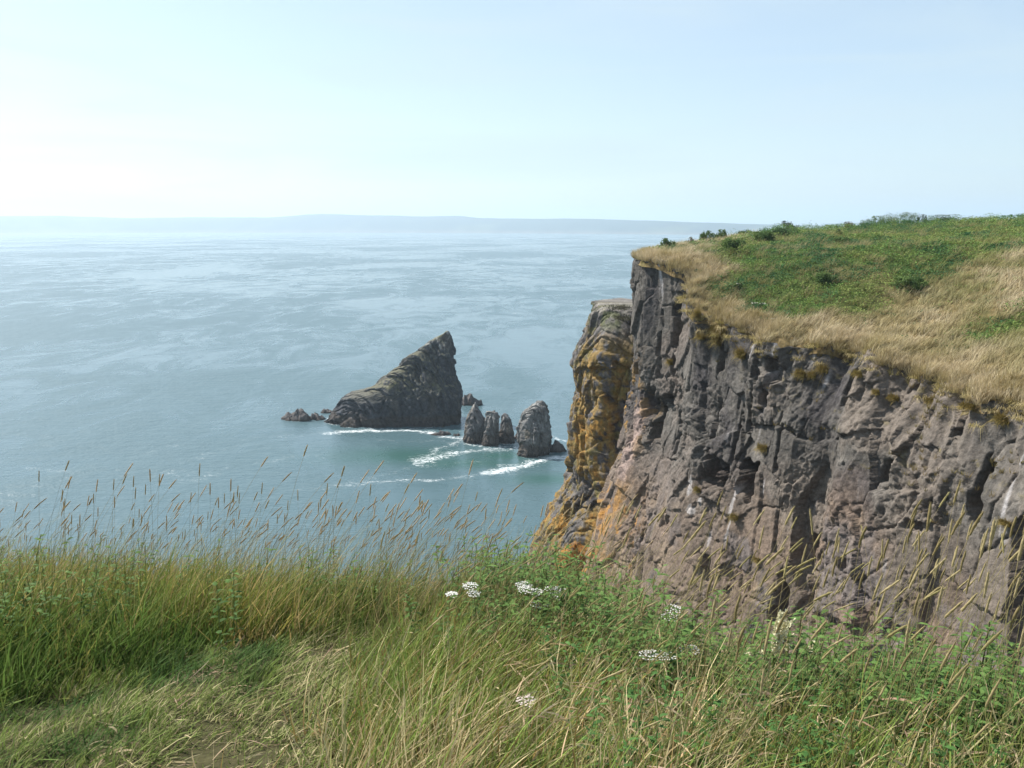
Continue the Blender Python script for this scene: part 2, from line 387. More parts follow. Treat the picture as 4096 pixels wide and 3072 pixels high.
# longer fringe combed over the rim
sr = rng.uniform(s_corner-5, s_corner+58, 1500); ep = edge_at(sr); nn = smooth_normals(sr); o = rng.uniform(-1.6, .25, len(sr))
gap = fbm(sr/2.2, 0*sr, oct=3, seed=220) > -.25; sr, ep, nn, o = sr[gap], ep[gap], nn[gap], o[gap]; n = len(sr)
X, Y = ep[:, 0]+nn[:, 0]*o, ep[:, 1]+nn[:, 1]*o; d, zr, _ = near_edge(X, Y); Z = np.where(d > 0, plateau_z(X, Y, d, zr), zr-.15-.5*np.abs(o))
tone = sst(-.4, .6, fbm(sr/1.5, o, oct=2, seed=221)+.3*rng.standard_normal(n))
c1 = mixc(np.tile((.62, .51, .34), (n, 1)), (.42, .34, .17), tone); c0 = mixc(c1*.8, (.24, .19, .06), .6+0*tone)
lean = np.stack([.35+.3*nn[:, 0]+.1*rng.standard_normal(n), .3*nn[:, 1]+.1*rng.standard_normal(n), -.28+.1*rng.standard_normal(n)], 1)
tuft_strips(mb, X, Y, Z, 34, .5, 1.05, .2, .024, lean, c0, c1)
sr = rng.uniform(s_corner+7, s_corner+60, 130); ep = edge_at(sr); nn = smooth_normals(sr); o = rng.uniform(-.2, .45, len(sr)); n = len(sr); hang = .2+1.3*rng.random(n)**2
tone = rng.random(n); c1 = mixc(np.tile((.56, .45, .28), (n, 1)), (.36, .29, .12), tone); lean = np.stack([.18+.3*nn[:, 0], .3*nn[:, 1], -.85+.15*rng.standard_normal(n)], 1)
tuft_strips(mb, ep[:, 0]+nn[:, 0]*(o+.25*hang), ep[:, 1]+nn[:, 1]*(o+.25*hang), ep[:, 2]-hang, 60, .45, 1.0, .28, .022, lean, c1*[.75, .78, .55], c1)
# small tufts rooted in the broken rock under the rim
ii, jj = rng.integers(0, XYZ.shape[0], 60000), rng.integers(0, 90, 60000)
dn = fbm(SS[ii, jj]/2., ZZ[ii, jj]/1.6, oct=3, seed=225); pr = np.exp(-DE[ii, jj]/(1.3+2.2*right[ii, jj]))*sst(.0, .4, dn)*(S1[ii] > s_corner+8)*(S1[ii] < s_corner+62)
kp = rng.random(60000) < pr*.10; ii, jj = ii[kp], jj[kp]; n = len(ii); pt = XYZ[ii, jj]
c1 = mixc(np.tile((.34, .25, .11), (n, 1)), (.20, .17, .05), rng.random(n)); lean = np.stack([.3+.3*N1[ii, 0]+.1*rng.standard_normal(n), .3*N1[ii, 1], -.4+.1*rng.standard_normal(n)], 1)
tuft_strips(mb, pt[:, 0]+.05*N1[ii, 0], pt[:, 1]+.05*N1[ii, 1], pt[:, 2], 16, .2, .6, .12, .022, lean, c1*.6, c1)
mb.build('clifftop_grass', M_far_grass, kind='stuff', label='long tan windblown grass along the clifftop rim', category='grass', group='clifftop vegetation')
# leafy green ground cover
mb = MB()
X, Y, d, Z = plateau_points(36000, pw=1.0)
g, n1, n2 = greenness(X, Y, d); m = rng.random(len(X)) < g*1.05-.03
X, Y, d, Z, n1 = X[m], Y[m], d[m], Z[m], n1[m]
hgt = .12+.42*sst(-.1, .5, fbm(X/2.2, Y/2.2, oct=3, seed=231))+.75*sst(84, 98, Y)*sst(-.05, .35, fbm(X/2.4, Y/2.4, oct=4, seed=232))
per = 9; n = len(X)*per; rep = lambda a: np.repeat(a, per, axis=0)
pos = np.stack([rep(X)+.2*rng.standard_normal(n), rep(Y)+.2*rng.standard_normal(n), rep(Z)+rep(hgt)*rng.random(n)**.6*1.1], 1)
tone = rep(1.7*fbm(X/2.6, Y/2.6, oct=4, seed=233)+.18*rng.standard_normal(len(X)))
c = mixc(np.tile((.13, .215, .05), (n, 1)), (.05, .12, .045), sst(-.1, .5, tone)); c = mixc(c, (.21, .24, .07), sst(.1, .6, -tone)*.8)
c *= (1+.2*rng.standard_normal((n, 1)))
dd = unit(np.stack([rng.standard_normal(n), rng.standard_normal(n), .5+.6*rng.random(n)], 1)); sd = unit(np.cross(dd, rng.standard_normal((n, 3))))
V, F, C = strips(pos, dd, np.tile((.05, 0, -.25), (n, 1)), sd, rng.uniform(.08, .19, n), rng.uniform(.05, .10, n), (.3, 1, .15), np.clip(c, .01, 1), np.clip(c*1.1, .01, 1))
mb.add(V, F, C)
mb.build('clifftop_ground_cover', M_leaf, kind='stuff', label='low leafy green ground cover over the clifftop', category='ground cover', group='clifftop vegetation')

def ground_hit(px, py, y0=42, y1=112):
    """where a picture ray first meets the clifftop turf (or passes closest above it)"""
    Y = np.arange(y0, y1, .25); d = ray(px, py); t = Y/d[1]; X = d[0]*t; Zr = CAM_Z+d[2]*t
    dd, zr, _ = near_edge(X, Y); Zp = plateau_z(X, Y, dd, zr); gap = np.where(dd > .2, Zr-Zp, 99)
    if py <= 228:                                   # on the skyline
        k = int(np.argmax(np.where(dd > .2, (Zp-CAM_Z)/Y, -9))); return np.array([X[k], Y[k], Zp[k]-.05])
    k = np.nonzero(gap < 0)[0]; k = k[0] if len(k) else int(np.argmin(gap))
    return np.array([X[k], Y[k], Zp[k]])
def shrub(px, py, w_px, h_px, name, label, cat, dark=(.06, .11, .035), light=(.13, .19, .055), flowers=0, n=900, group='shrubs on the clifftop skyline', nstem=7):
    p = ground_hit(px, py); k = p[1]/F_PX*1.02; w, h = w_px*k/2, h_px*k
    root = thing(name, label, cat, p, group=group); mb = MB()
    tips = []
    for i in range(nstem):
        a = rng.random()*6.28; r = rng.random()**.5*w*.7; tip = np.array([r*math.cos(a), r*math.sin(a), h*rng.uniform(.6, .92)*(1-.35*(r/w)**2)])
        t = np.linspace(0, 1, 5)[:, None]; P = np.array([0, 0, -.1])+(tip-[0, 0, -.1])*t+np.array([0, 0, .15*h])*np.sin(t*3.14)
        V, F = tube(P, np.linspace(.035, .012, 5), 4); mb.add(V, F, jit((.09, .065, .04), 1)[0]); tips.append(tip)
    mb.build('stem', M_stem, root)
    lob = np.stack([rng.uniform(-1, 1, 6)*w*1.1, rng.normal(0, .5, 6)*w, rng.uniform(.3, 1., 6)*h], 1); lob[0, 2] = h; tips = list(lob*[.8, .8, .8])
    nstem = 6; ncl = max(8, int(n/45)); tt = np.array(tips)[rng.integers(0, nstem, ncl)]
    cc = np.stack([rng.normal(0, .3, ncl)*w, rng.normal(0, .3, ncl)*w, h*rng.uniform(-.45, .22, ncl)], 1)+tt; cc[:, 2] = np.clip(cc[:, 2], .05, h)
    i = rng.integers(0, ncl, n); n = int(n*1.7); i = rng.integers(0, ncl, n); pos = cc[i]+rng.standard_normal((n, 3))*np.array([w, w, h])*.12; pos[:, 2] = np.clip(pos[:, 2], .02, h*1.05)
    tone = rng.random(ncl)[i]; c = mixc(np.tile(dark, (n, 1)), light, tone)*(1+.2*rng.standard_normal((n, 1)))
    dd = unit(rng.standard_normal((n, 3))+[0, 0, .5]); sd = unit(np.cross(dd, rng.standard_normal((n, 3))))
    mb = MB(); mb.add(*strips(pos, dd, np.tile((.05, 0, -.3), (n, 1)), sd, rng.uniform(.10, .2, n), rng.uniform(.05, .09, n), (.3, 1, .15), np.clip(c, .01, 1), np.clip(c, .01, 1)))
    mb.build('foliage', M_leaf, root)
    if flowers:
        mb = MB(); q = cc[rng.integers(0, ncl, flowers)]; q[:, 2] = h*rng.uniform(.75, 1.08, flowers); q[:, :2] *= 1.2
        for x in q:
            m = 9; a = rng.random(m)*6.28; r = rng.random(m)**.5*.12
            pos = x+np.stack([r*np.cos(a), r*np.sin(a), .03*rng.random(m)], 1)
            mb.add(*strips(pos, rand_side(m), np.zeros((m, 3)), unit(rng.standard_normal((m, 3))*[1, 1, .2]), np.full(m, .07), np.full(m, .07), (.6, 1, .6), jit((.62, .60, .52), m, .1, .02), jit((.62, .6, .52), m, .1, .02)))
        mb.build('blossom', M_petal, root)
    return root
SHRUBS = [
    (893, 222, 24, 11, 'shrub', 'large rounded olive green bush, highest on the clifftop skyline', dict(n=2200, light=(.11, .15, .045))),
    (923, 221, 8, 8, 'shrub', 'small dark upright bush standing alone just right of the largest skyline bush', dict(n=700, dark=(.03, .05, .025), light=(.05, .07, .03))),
    (792, 226, 10, 8, 'shrub', 'dark grey-green bush on the skyline where the far shore meets the headland', dict(n=800, dark=(.035, .05, .035), light=(.07, .085, .05))),
    (871, 226, 14, 9, 'flowering_shrub', 'dark bush topped with white blossom beside the largest skyline bush', dict(n=1000, flowers=16)),
    (956, 218, 34, 6, 'shrub', 'wide low grey-green thicket on the skyline at the right', dict(n=1600, dark=(.04, .06, .035))),
    (707, 239, 12, 10, 'shrub', 'round dense green bush, left one of the two seen against the sea', dict(n=1200)),
    (721, 237, 12, 9, 'shrub', 'round dense green bush, right one of the two seen against the sea', dict(n=1200)),
    (669, 250, 13, 9, 'shrub', 'low green bush on the tan grass near the cliff corner', dict(n=1000)),
    (690, 240, 10, 7, 'flowering_shrub', 'small greyish bush with pale blossom, outlined against the sea', dict(n=500, dark=(.06, .06, .04), light=(.12, .12, .08), flowers=16)),
    (741, 236, 8, 7, 'shrub', 'small dark bush between the twin round bushes and the white flower bank', dict(n=600)),
    (762, 243, 16, 9, 'shrub', 'rounded dark green thicket below the skyline, under the white flower bank', dict(n=2400)),
    (733, 252, 15, 11, 'shrub', 'bushy deep green thicket just below the twin round bushes', dict(n=2200)),
    (785, 238, 18, 8, 'shrub', 'broad grey-green bush below the skyline beside the white flower bank', dict(n=1800, dark=(.04, .07, .035), light=(.08, .12, .045))),
    (838, 246, 16, 7, 'shrub', 'low dark green clump in the upper slope under the white blossom bush', dict(n=1500)),
    (849, 224, 10, 5, 'shrub', 'small tan and green clump on the skyline left of the white blossom bush', dict(n=500, dark=(.1, .09, .04), light=(.2, .17, .08))),
    (910, 293, 30, 12, 'shrub', 'dark green leafy bush on the slope above the tan grass band', dict(n=2200)),
    (823, 284, 18, 8, 'shrub', 'deep green leafy clump in the middle of the slope above the rim grass', dict(n=1400)),
    (688, 250, 12, 5, 'shrub', 'tiny bright green clump close to the cliff corner', dict(n=500)),
]
for px, py, w, h, nm, lab, kw in SHRUBS: shrub(px, py, w*(1.5 if py <= 228 else 1), h*1.1+(2.5 if py <= 228 else 0), nm, lab, 'bush', **kw)
WF = [(750, 236, 22, 6, 26, 'long white flower bank under the skyline beside the dark bushes'), (756, 309, 10, 5, 12, 'white flower cluster low on the slope near the rim grass'),
      (737, 291, 5, 5, 6, 'small white flower clump left of the slope cluster'), (698, 276, 6, 4, 5, 'white flowers among tan grass close to the cliff corner'),
      (771, 323, 10, 3, 8, 'flat white flower patch just above the rim grass'), (839, 236, 6, 6, 6, 'pale flower clump in the green slope under the skyline')]
for px, py, w, h, k, lab in WF: shrub(px, py, w, h, 'white_flower_plant', lab, 'wildflower', n=250, flowers=k, group='white flowering plants on the clifftop', nstem=5)

# grass tufts clinging to the rock face -------------------------------------------
S_idx = lambda s: int(np.argmin(np.abs(S1-s)))
def face_point(px, py):
    D = XYZ[:, :, :]-np.array([0, 0, CAM_Z]); r = ray(px, py); r = r/np.linalg.norm(r)
    sub = D[::2, ::2]; t = sub@r; dist = np.linalg.norm(sub-t[..., None]*r, axis=-1)
    ok = np.where(dist < .16, t, 1e9); k = np.unravel_index(np.argmin(ok), ok.shape)
    if ok[k] > 1e8: k = np.unravel_index(np.argmin(dist), dist.shape)
    return XYZ[k[0]*2, k[1]*2], N1[k[0]*2]
TUFTS = [(722, 330, 22, 16, 'large ochre grass tuft hanging in the notch below the cliff corner'), (703, 336, 12, 10, 'ochre grass tuft left of the large notch tuft'),
         (741, 352, 10, 16, 'narrow drooping ochre tuft below the rim grass'), (700, 312, 8, 14, 'tall tan tuft on the rock step under the corner rim'),
         (802, 372, 12, 10, 'ochre tuft on the left of a small ledge below the rim'), (812, 376, 9, 9, 'small yellow-brown tuft sharing the middle of that ledge'), (823, 367, 10, 12, 'upright olive tuft on the right of the same ledge'),
         (763, 447, 10, 10, 'orange-brown tuft above a dark recess in mid face'), (672, 360, 7, 8, 'small pale tuft at the foot of the dark vertical slot'),
         (1003, 415, 12, 14, 'shaggy ochre tuft above the black cleft'), (1004, 520, 12, 10, 'ochre tuft below the black cleft'),
         (897, 395, 14, 8, 'low ochre tuft among the rubble under the rim'), (930, 398, 12, 8, 'low dry tuft on rubble nearer the black cleft'), (968, 405, 14, 10, 'wide dry tuft just left of the black cleft top'),
         (699, 490, 7, 8, 'green and brown tuft beside the white streaked rock'), (735, 515, 8, 10, 'brown tuft under the white streaked rock'), (757, 560, 7, 8, 'mossy tuft low on the pale rock'),
         (720, 340, 6, 16, 'thin hanging tuft inside the dark notch'), (858, 372, 12, 8, 'dry tuft at the head of the narrow crack'), (880, 392, 8, 7, 'small dry tuft right of the narrow crack')]
for px, py, w, h, lab in TUFTS:
    p, nn = face_point(px, py); k = p[1]/F_PX; W, H = w*k/2, h*k
    root = thing('grass_tuft', lab, 'grass tuft', p+np.array([nn[0]*.05, nn[1]*.05, -H*.3]), group='grass tufts clinging to the cliff')
    m = int(160+60*w); tx = rng.uniform(-W, W, m); tdir = np.array([-nn[1], nn[0]])
    pos = np.stack([tdir[0]*tx, tdir[1]*tx, rng.uniform(-.15, .2, m)*H], 1)+np.r_[nn*.05, 0]*rng.random((m, 1))
    c1 = mixc(np.tile((.34, .24, .09), (m, 1)), (.20, .17, .045), rng.random(m)); c0 = c1*np.array([.6, .62, .4])
    d_ = unit(np.stack([nn[0]*.5+.25*rng.standard_normal(m), nn[1]*.5+.25*rng.standard_normal(m), .8+.3*rng.standard_normal(m)], 1))
    be = np.stack([.25+nn[0]*.3+.15*rng.standard_normal(m), nn[1]*.35+.1*rng.standard_normal(m), -.45+.2*rng.standard_normal(m)], 1)
    mb = MB(); mb.add(*strips(pos, d_, be, rand_side(m), rng.uniform(.5, 1.15, m)*max(H, .45), rng.uniform(.018, .03, m), (1, .8, .12), c0, c1))
    mb.build('blades', M_far_grass, root)

# ------------------------------------------------------------------ rock columns (spur, sea stacks)
def rock_column(name, levels, mat, seed, amp, cell, tint, nang=220, dz=.4, gully=0., sq=2.8, tip=0., **props):
    lv = np.array(sorted(levels)); z = np.arange(lv[0, 0], lv[-1, 0]+dz*.5, dz); z[-1] = lv[-1, 0]
    xl, xr, yc, ry = [np.interp(z, lv[:, 0], lv[:, i]) for i in (1, 2, 3, 4)]
    a = np.arange(nang+1)*2*math.pi/nang; A, Z = np.meshgrid(a, z, indexing='xy')
    ca, sa = np.cos(A), np.sin(A); k = (np.abs(ca)**sq+np.abs(sa)**sq)**(-1/sq)
    rx = ((xr-xl)/2)[:, None]; cx = ((xr+xl)/2)[:, None]; RY = ry[:, None]
    X, Y = cx+rx*k*ca, yc[:, None]+RY*k*sa
    nx, ny = ca/np.maximum(rx, .2), sa/np.maximum(RY, .2); ll = np.hypot(nx, ny); nx, ny = nx/ll, ny/ll
    # noise in real space so the seam closes
    q = (X-cx.mean())/cell, (Y-yc.mean())/cell, Z/cell
    w = .22*fbm(q[0], q[1], q[2], 2, seed)
    o = 1.0*fbm(q[0]*.8, q[1]*.8, q[2]*.3, 3, seed+1)
    u = (X-cx.mean())*.8+(Y-yc.mean())*1.0
    for sc, am in ((1.3, .65), (.55, .5), (.25, .28), (.11, .12)):
        f1, f2, r1, r2, r3, dx, dy = voro((u/cell)/sc+w, Z/cell/sc/2.8+w+.35*u/cell, seed+int(sc*40))
        o += am*(.8*r1+1.5*(r2*dx+r3*dy)-.7*np.exp(-(f2-f1)/.05))
    if gully: o -= gully*np.exp(-np.abs(fbm(u/4.2+.15*Z/4, Z/40, oct=2, seed=seed+70))/.13)*(.4+.6*sst(-.2, .3, fbm(u/6, Z/9, oct=2, seed=seed+71)))*(1-np.abs(ca)**4)
    o += .18*fbm(q[0]*5, q[1]*5, q[2]*4, 3, seed+4)
    o = (o-o.mean())*(1-(.3 if tip else .1)*np.abs(ca)**6)
    fade = np.clip(np.minimum(rx, RY)/amp/1.4, .15, 1)*(1-tip*sst(.78, .97, Z/z[-1]))
    X = X+nx*o*amp*fade; Y = Y+ny*o*amp*fade; Zd = Z+.3*amp*fbm(q[0]*2, q[1]*2, q[2]*2, 3, seed+6)*(Z > .5)
    V = np.stack([X, Y, Zd], -1); V[:, -1] = V[:, 0]
    nz, na = A.shape; F = gridF(nz, na)[:, ::-1]
    top = V[-1, :-1].mean(0)[None]+[[0, 0, .1]]; ti = nz*na
    j = np.arange(na-1); T = np.stack([(nz-1)*na+j, (nz-1)*na+j+1, np.full(na-1, ti)], 1)
    # slope for tinting
    C = tint(V, Z, o, nx, ny, seed); CV = np.vstack([C.reshape(-1, 3), C[-1].mean(0)[None]])
    return link(name, raw_mesh(name, np.vstack([V.reshape(-1, 3), top]), [F, T], CV, False), mat, **props)
def stack_tint(base=(.046, .048, .054), grassy=0., warm=.3):
    def f(V, Z, o, nx, ny, seed):
        X, Y = V[..., 0], V[..., 1]; n = fbm(X/3, Y/3, Z/3, 4, seed+50); n2 = fbm(X/1., Y/1., Z/1.4, 3, seed+51)
        c = np.empty(X.shape+(3,)); c[:] = base
        c = mixc(c, np.array(base)*1.6, sst(.05, .5, n2)*.7); c = mixc(c, np.array(base)*.5, sst(.1, .5, -n)*.7)
        c = mixc(c, (.19, .145, .09), sst(.1, .5, fbm(X/4, Y/4, Z/6, 3, seed+52))*warm)
        if grassy:
            # turf holds on the surfaces that lean back towards the sky
            dx = np.gradient(V, axis=0); da = np.gradient(V, axis=1); N = unit(np.cross(da, dx)); up = np.abs(N[..., 2])*np.sign(N[..., 2]+1e-9)
            c = mixc(c, (.085, .085, .032), grassy*sst(.52, .8, up+.35*n2)*sst(6, 12, Z)); c = mixc(c, (.22, .20, .18), sst(.55, .8, up+.3*n)*sst(5, 10, Z)*.35)
        c = mixc(c, (.34, .33, .31), sst(.72, .95, Z/Z.max()+.12*n2)*sst(.05, .4, n2+.3*n)*.6)
        tide = sst(3.6, 2.6, Z+1.0*n); c = mixc(c, (.055, .043, .034), tide*.75); c = mixc(c, (.028, .024, .022), sst(1.1, .4, Z+.3*n2)*.8)
        return c
    return f
cp = lambda X, Y: ((1100+X*.5877)/4, (1250+Y*.5877)/4)
def sil(Y0, left, rightp):
    """left / right outline points (crop pixels) to (z, x) at distance Y0"""
    L = np.array([at_y(*cp(*p), Y0) for p in left]); Rr = np.array([at_y(*cp(*p), Y0) for p in rightp])
    return L[np.argsort(L[:, 2])], Rr[np.argsort(Rr[:, 2])]
def column_from(Y0, left, rightp, ry, nlev=40, lean=0):
    L, Rr = sil(Y0, left, rightp); zt = max(L[-1, 2], Rr[-1, 2]); z = np.r_[-4, np.linspace(0, zt, nlev)]
    xl, xr = np.interp(z, L[:, 2], L[:, 0]), np.interp(z, Rr[:, 2], Rr[:, 0])
    f = np.clip(z/zt, 0, 1); yy = np.interp(f, [q[0] for q in ry], [q[1] for q in ry])
    return [(z[i], xl[i], max(xr[i], xl[i]+.3), Y0+lean*f[i], yy[i]) for i in range(len(z))]
FIN = column_from(262, [(1168, 126), (1070, 185), (960, 270), (880, 345), (800, 395), (700, 480), (620, 530), (540, 537), (480, 575), (420, 650), (372, 715), (350, 760)],
                  [(1182, 124), (1208, 180), (1205, 260), (1196, 310), (1225, 420), (1250, 490), (1270, 560), (1266, 640), (1262, 735)], [(0, 11), (.25, 9.5), (.5, 6), (.8, 2.6), (1, .5)])
rock_column('sea_stack', FIN, M_stack, 300, 1.45, 4.6, stack_tint(grassy=1., warm=.18), nang=520, dz=.22, gully=2.2, tip=.8,
            label='tall fin-shaped sea stack with a sharp peak and a turfed slanting ridge', category='sea stack', group='sea stacks')
P1 = column_from(236, [(1283, 885), (1300, 800), (1308, 720), (1325, 670), (1345, 625), (1358, 614)], [(1412, 885), (1428, 790), (1428, 740), (1405, 690), (1380, 640), (1368, 613)], [(0, 4.6), (.5, 4), (.85, 2.2), (1, .6)])
rock_column('sea_stack', P1, M_stack, 320, .8, 3., stack_tint((.115, .112, .11), warm=.5), gully=.5, nang=300, dz=.18, label='pointed rock pillar closest to the fin-shaped stack', category='sea stack', group='sea stacks')
P2 = column_from(232, [(1405, 908), (1425, 820), (1438, 740), (1448, 690), (1452, 676)], [(1515, 905), (1512, 800), (1508, 700), (1505, 672)], [(0, 3.4), (.5, 2.8), (.9, 2), (1, 1.2)])
rock_column('sea_stack', P2, M_stack, 340, .7, 2.6, stack_tint((.12, .115, .11), warm=.5), nang=220, dz=.16, label='slim blunt-topped rock pillar, second in the row after the pointed one', category='sea stack', group='sea stacks')
P3 = column_from(235, [(1520, 890), (1535, 850), (1546, 800), (1548, 750), (1549, 700), (1556, 688)], [(1642, 885), (1625, 850), (1610, 790), (1605, 745), (1585, 705), (1568, 686)], [(0, 3.4), (.4, 2.6), (.8, 1.5), (1, .5)])
rock_column('sea_stack', P3, M_stack, 360, .6, 2.4, stack_tint((.115, .112, .11), warm=.4), nang=220, dz=.16, label='thin curved finger of rock, smallest pillar in the row', category='sea stack', group='sea stacks')
P4 = column_from(223, [(1655, 960), (1668, 890), (1668, 800), (1664, 740), (1690, 680), (1740, 640), (1785, 604)], [(1852, 975), (1862, 880), (1868, 800), (1873, 720), (1866, 670), (1850, 630), (1832, 602)], [(0, 5.4), (.5, 4.8), (.85, 3.4), (1, 1.4)])
rock_column('sea_stack', P4, M_stack, 380, .9, 3.2, stack_tint((.14, .136, .13), warm=.5), gully=.6, nang=340, dz=.15, label='thick grey blunt pillar standing apart, nearest the orange cliff spur', category='sea stack', group='sea stacks')
def mound(name, x0, x1, ytop, ybase, seed, label, D=None, peaks=3):
    b = at_z(*cp((x0+x1)/2, ybase)); Yc = b[1]+2 if D is None else D
    A, B = at_y(*cp(x0, ybase), Yc), at_y(*cp(x1, ybase), Yc); h = at_y(*cp((x0+x1)/2, ytop), Yc)[2]
    w = (B[0]-A[0])/2; cx = (A[0]+B[0])/2; dy = max(w*.55, 1.5)
    n = 90; u = np.linspace(-1.15, 1.15, n); U, W = np.meshgrid(u, u, indexing='ij'); r = np.hypot(U, W)
    X, Y = cx+U*w, Yc+W*dy
    nn = fbm(X/2.6, Y/2.6, oct=4, seed=seed); f1, f2, r1, r2, r3, dx, dyy = voro(X/2.2+nn, Y/2.2, seed+3)
    pk = .75+.5*vnoise(U*peaks+seed, W*1.2, seed=seed+8)
    Z = h*1.05*(np.clip(1-r**2.2, -.6, 1))*pk+.22*h*r1*(r < 1)+.35*h*(r2*dx+r3*dyy)*(r < 1.05)+.25*nn*h*.5
    C = np.empty(X.shape+(3,)); C[:] = (.085, .078, .075); C = mixc(C, (.15, .13, .12), sst(0, .4, nn)); C = mixc(C, (.035, .028, .024), sst(.8, .2, Z))
    link(name, raw_mesh(name, np.stack([X, Y, Z], -1).reshape(-1, 3), gridF(n, n), C.reshape(-1, 3), False), M_stack, label=label, category='rock', group='low rocks around the sea stacks')
mound('rock', 45, 340, 660, 733, 401, 'long low jagged reef in the water left of the fin-shaped stack', peaks=4)
mound('rock', 308, 398, 658, 690, 402, 'small flat rock between the long reef and the fin-shaped stack')
mound('rock', 1255, 1412, 555, 636, 403, 'jagged dark rock behind the fin-shaped stack on its right')
mound('rock', 1065, 1197, 800, 842, 404, 'flat wave-washed rock in the foam below the fin-shaped stack')
mound('rock', 1208, 1268, 806, 846, 405, 'small wave-washed rock beside the foot of the pointed pillar')
mound('rock', 1622, 1690, 822, 862, 406, 'small rock in the gap behind the thick grey pillar', D=238)
mound('rock', 1835, 1982, 872, 966, 407, 'dark rounded boulder leaning on the right foot of the thick grey pillar', D=224)

# orange lichened spur beyond the corner
k = 1/2.16; SP_Y = 99
spL = [(1285, 668), (1280, 712), (1262, 760), (1254, 800), (1258, 860), (1252, 885), (1254, 960), (1249, 1030), (1246, 1052), (1228, 1075), (1222, 1098), (1205, 1130), (1186, 1165), (1170, 1200), (1140, 1260), (1100, 1330)]
L = np.array([at_y(x*k, y*k, SP_Y) for x, y in spL]); L = L[np.argsort(L[:, 2])]
zt = at_y(615, 307, SP_Y)[2]; zz = np.r_[-3, np.linspace(0, zt, 70)]
lev = [(z, np.interp(z, L[:, 2], L[:, 0])+(.5*sst(zt-.8, zt, z)), 27, SP_Y+3-.02*(zt-z), np.interp(z, [0, 15, 30, 48, zt], [16, 13, 10.5, 9.2, 7.2])) for z in zz]
def spur_tint(V, Z, o, nx, ny, seed):
    X, Y = V[..., 0], V[..., 1]; n = fbm(X/2.2, Y/2.2, Z/2.6, 4, seed+50); n2 = fbm(X/.8, Y/.8, Z/.9, 3, seed+51); n3 = fbm(X/3.5, Y/3.5, Z/5, 3, seed+55)
    c = np.empty(X.shape+(3,)); c[:] = (.11, .10, .095); c = mixc(c, (.045, .04, .04), sst(.05, .4, -n)); c = mixc(c, (.22, .20, .18), sst(.1, .5, n2)*.6)
    n4 = fbm(X/.45, Y/.5, Z/.6, 4, seed+59); c = mixc(c, (.20, .132, .042), sst(-.3, .12, n3+.5*n2+.8*n4)*sst(49.5, 46, Z)*.9); c = mixc(c, (.27, .14, .033), sst(.25, .55, n3+.3*n2+.8*n4)*sst(47, 43, Z)*.8)
    c = mixc(c, (.15, .13, .045), sst(.2, .45, fbm(X/1.5, Y/1.5, Z/1.2, 3, seed+57))*.6); c = mixc(c, (.24, .22, .19), sst(zt-1.6, zt-.4, Z+.9*n2)*.6*sst(-.2, .3, n2)); c = mixc(c, (.08, .085, .045), sst(zt-3, zt-1, Z)*sst(.05, .3, n))
    return c
rock_column('cliff_spur', lev, M_rock, 500, .78, 3.0, spur_tint, nang=620, dz=.12, sq=3.8, kind='structure')
bo = [at_y(x, y, 86) for x, y in ((553, 620), (556, 590), (556, 572), (561, 556), (571, 547))]; br = [at_y(x, y, 86) for x, y in ((600, 620), (596, 590), (594, 570), (590, 556), (580, 547))]
def boulder_tint(V, Z, o, nx, ny, seed):
    X, Y = V[..., 0], V[..., 1]; n = fbm(X/.5, Y/.5, Z/.5, 5, seed); c = np.empty(X.shape+(3,)); c[:] = (.32, .15, .035); c = mixc(c, (.2, .12, .05), sst(0, .4, n)); return mixc(c, (.12, .09, .06), sst(.15, .45, -n))
rock_column('boulder', [(a[2], a[0], b[0], 87, w) for a, b, w in zip(bo[::-1], br[::-1], (.5, 1.3, 1.8, 2, 2.2))], M_rock, 560, .35, 1.4, boulder_tint, nang=160, dz=.08,
            label='rounded orange lichened boulder at the foot of the cliff spur', category='boulder')
for i, (px, py, w, h, lab) in enumerate([(621, 306, 24, 6, 'low dark heathery bush on top of the orange spur'), (624, 316, 18, 5, 'small grey-green bush just under the heathery bush on the spur')]):
    p = at_y(px, py+3, SP_Y-5+2*(1-i)); kk = p[1]/F_PX
    root = thing('spur_shrub', lab, 'bush', p, group='bushes on the spur'); m = 700
    pos = rng.standard_normal((m, 3))*np.array([w*kk*.3, 1.2, .15])+[0, 0, .1]; pos[:, 2] = np.abs(pos[:, 2])
    dd = unit(rng.standard_normal((m, 3))+[0, 0, .8]); sd = unit(np.cross(dd, rng.standard_normal((m, 3)))); c = jit((.07, .065, .04), m, .3)
    mb = MB(); mb.add(*strips(pos, dd, np.zeros((m, 3)), sd, rng.uniform(.12, .25, m), rng.uniform(.04, .08, m), (.4, 1, .2), c, c)); mb.build('foliage', M_leaf, root)

# ------------------------------------------------------------------ sea
def axis(lo, hi, step, far, grow=1.13):
    a = [hi]; st = step
    while a[-1] < far[1]: st *= grow; a.append(a[-1]+st)
    b = [lo]; st = step
    while b[-1] > far[0]: st *= grow; b.append(b[-1]-st)
    return np.r_[b[::-1], np.arange(lo+step, hi-step*.5, step), a]
sx, sy = axis(-120, 60, .55, (-24000, 24000)), axis(185, 330, .55, (-600, 26000))
WX, WY = np.meshgrid(sx, sy, indexing='ij')
FX = WX+2.2*fbm(WX/9, WY/9, oct=4, seed=640)+.8*fbm(WX/2.5, WY/2.5, oct=3, seed=642); FY = WY+3.2*fbm(WX/9, WY/9, oct=4, seed=641)+1.*fbm(WX/2.5, WY/2.5, oct=3, seed=643)
foam = np.zeros(WX.shape); calm_reflect = np.zeros(WX.shape)
def fp(*pts): return [at_z(x/2.16, y/2.16)[:2] for x, y in pts]
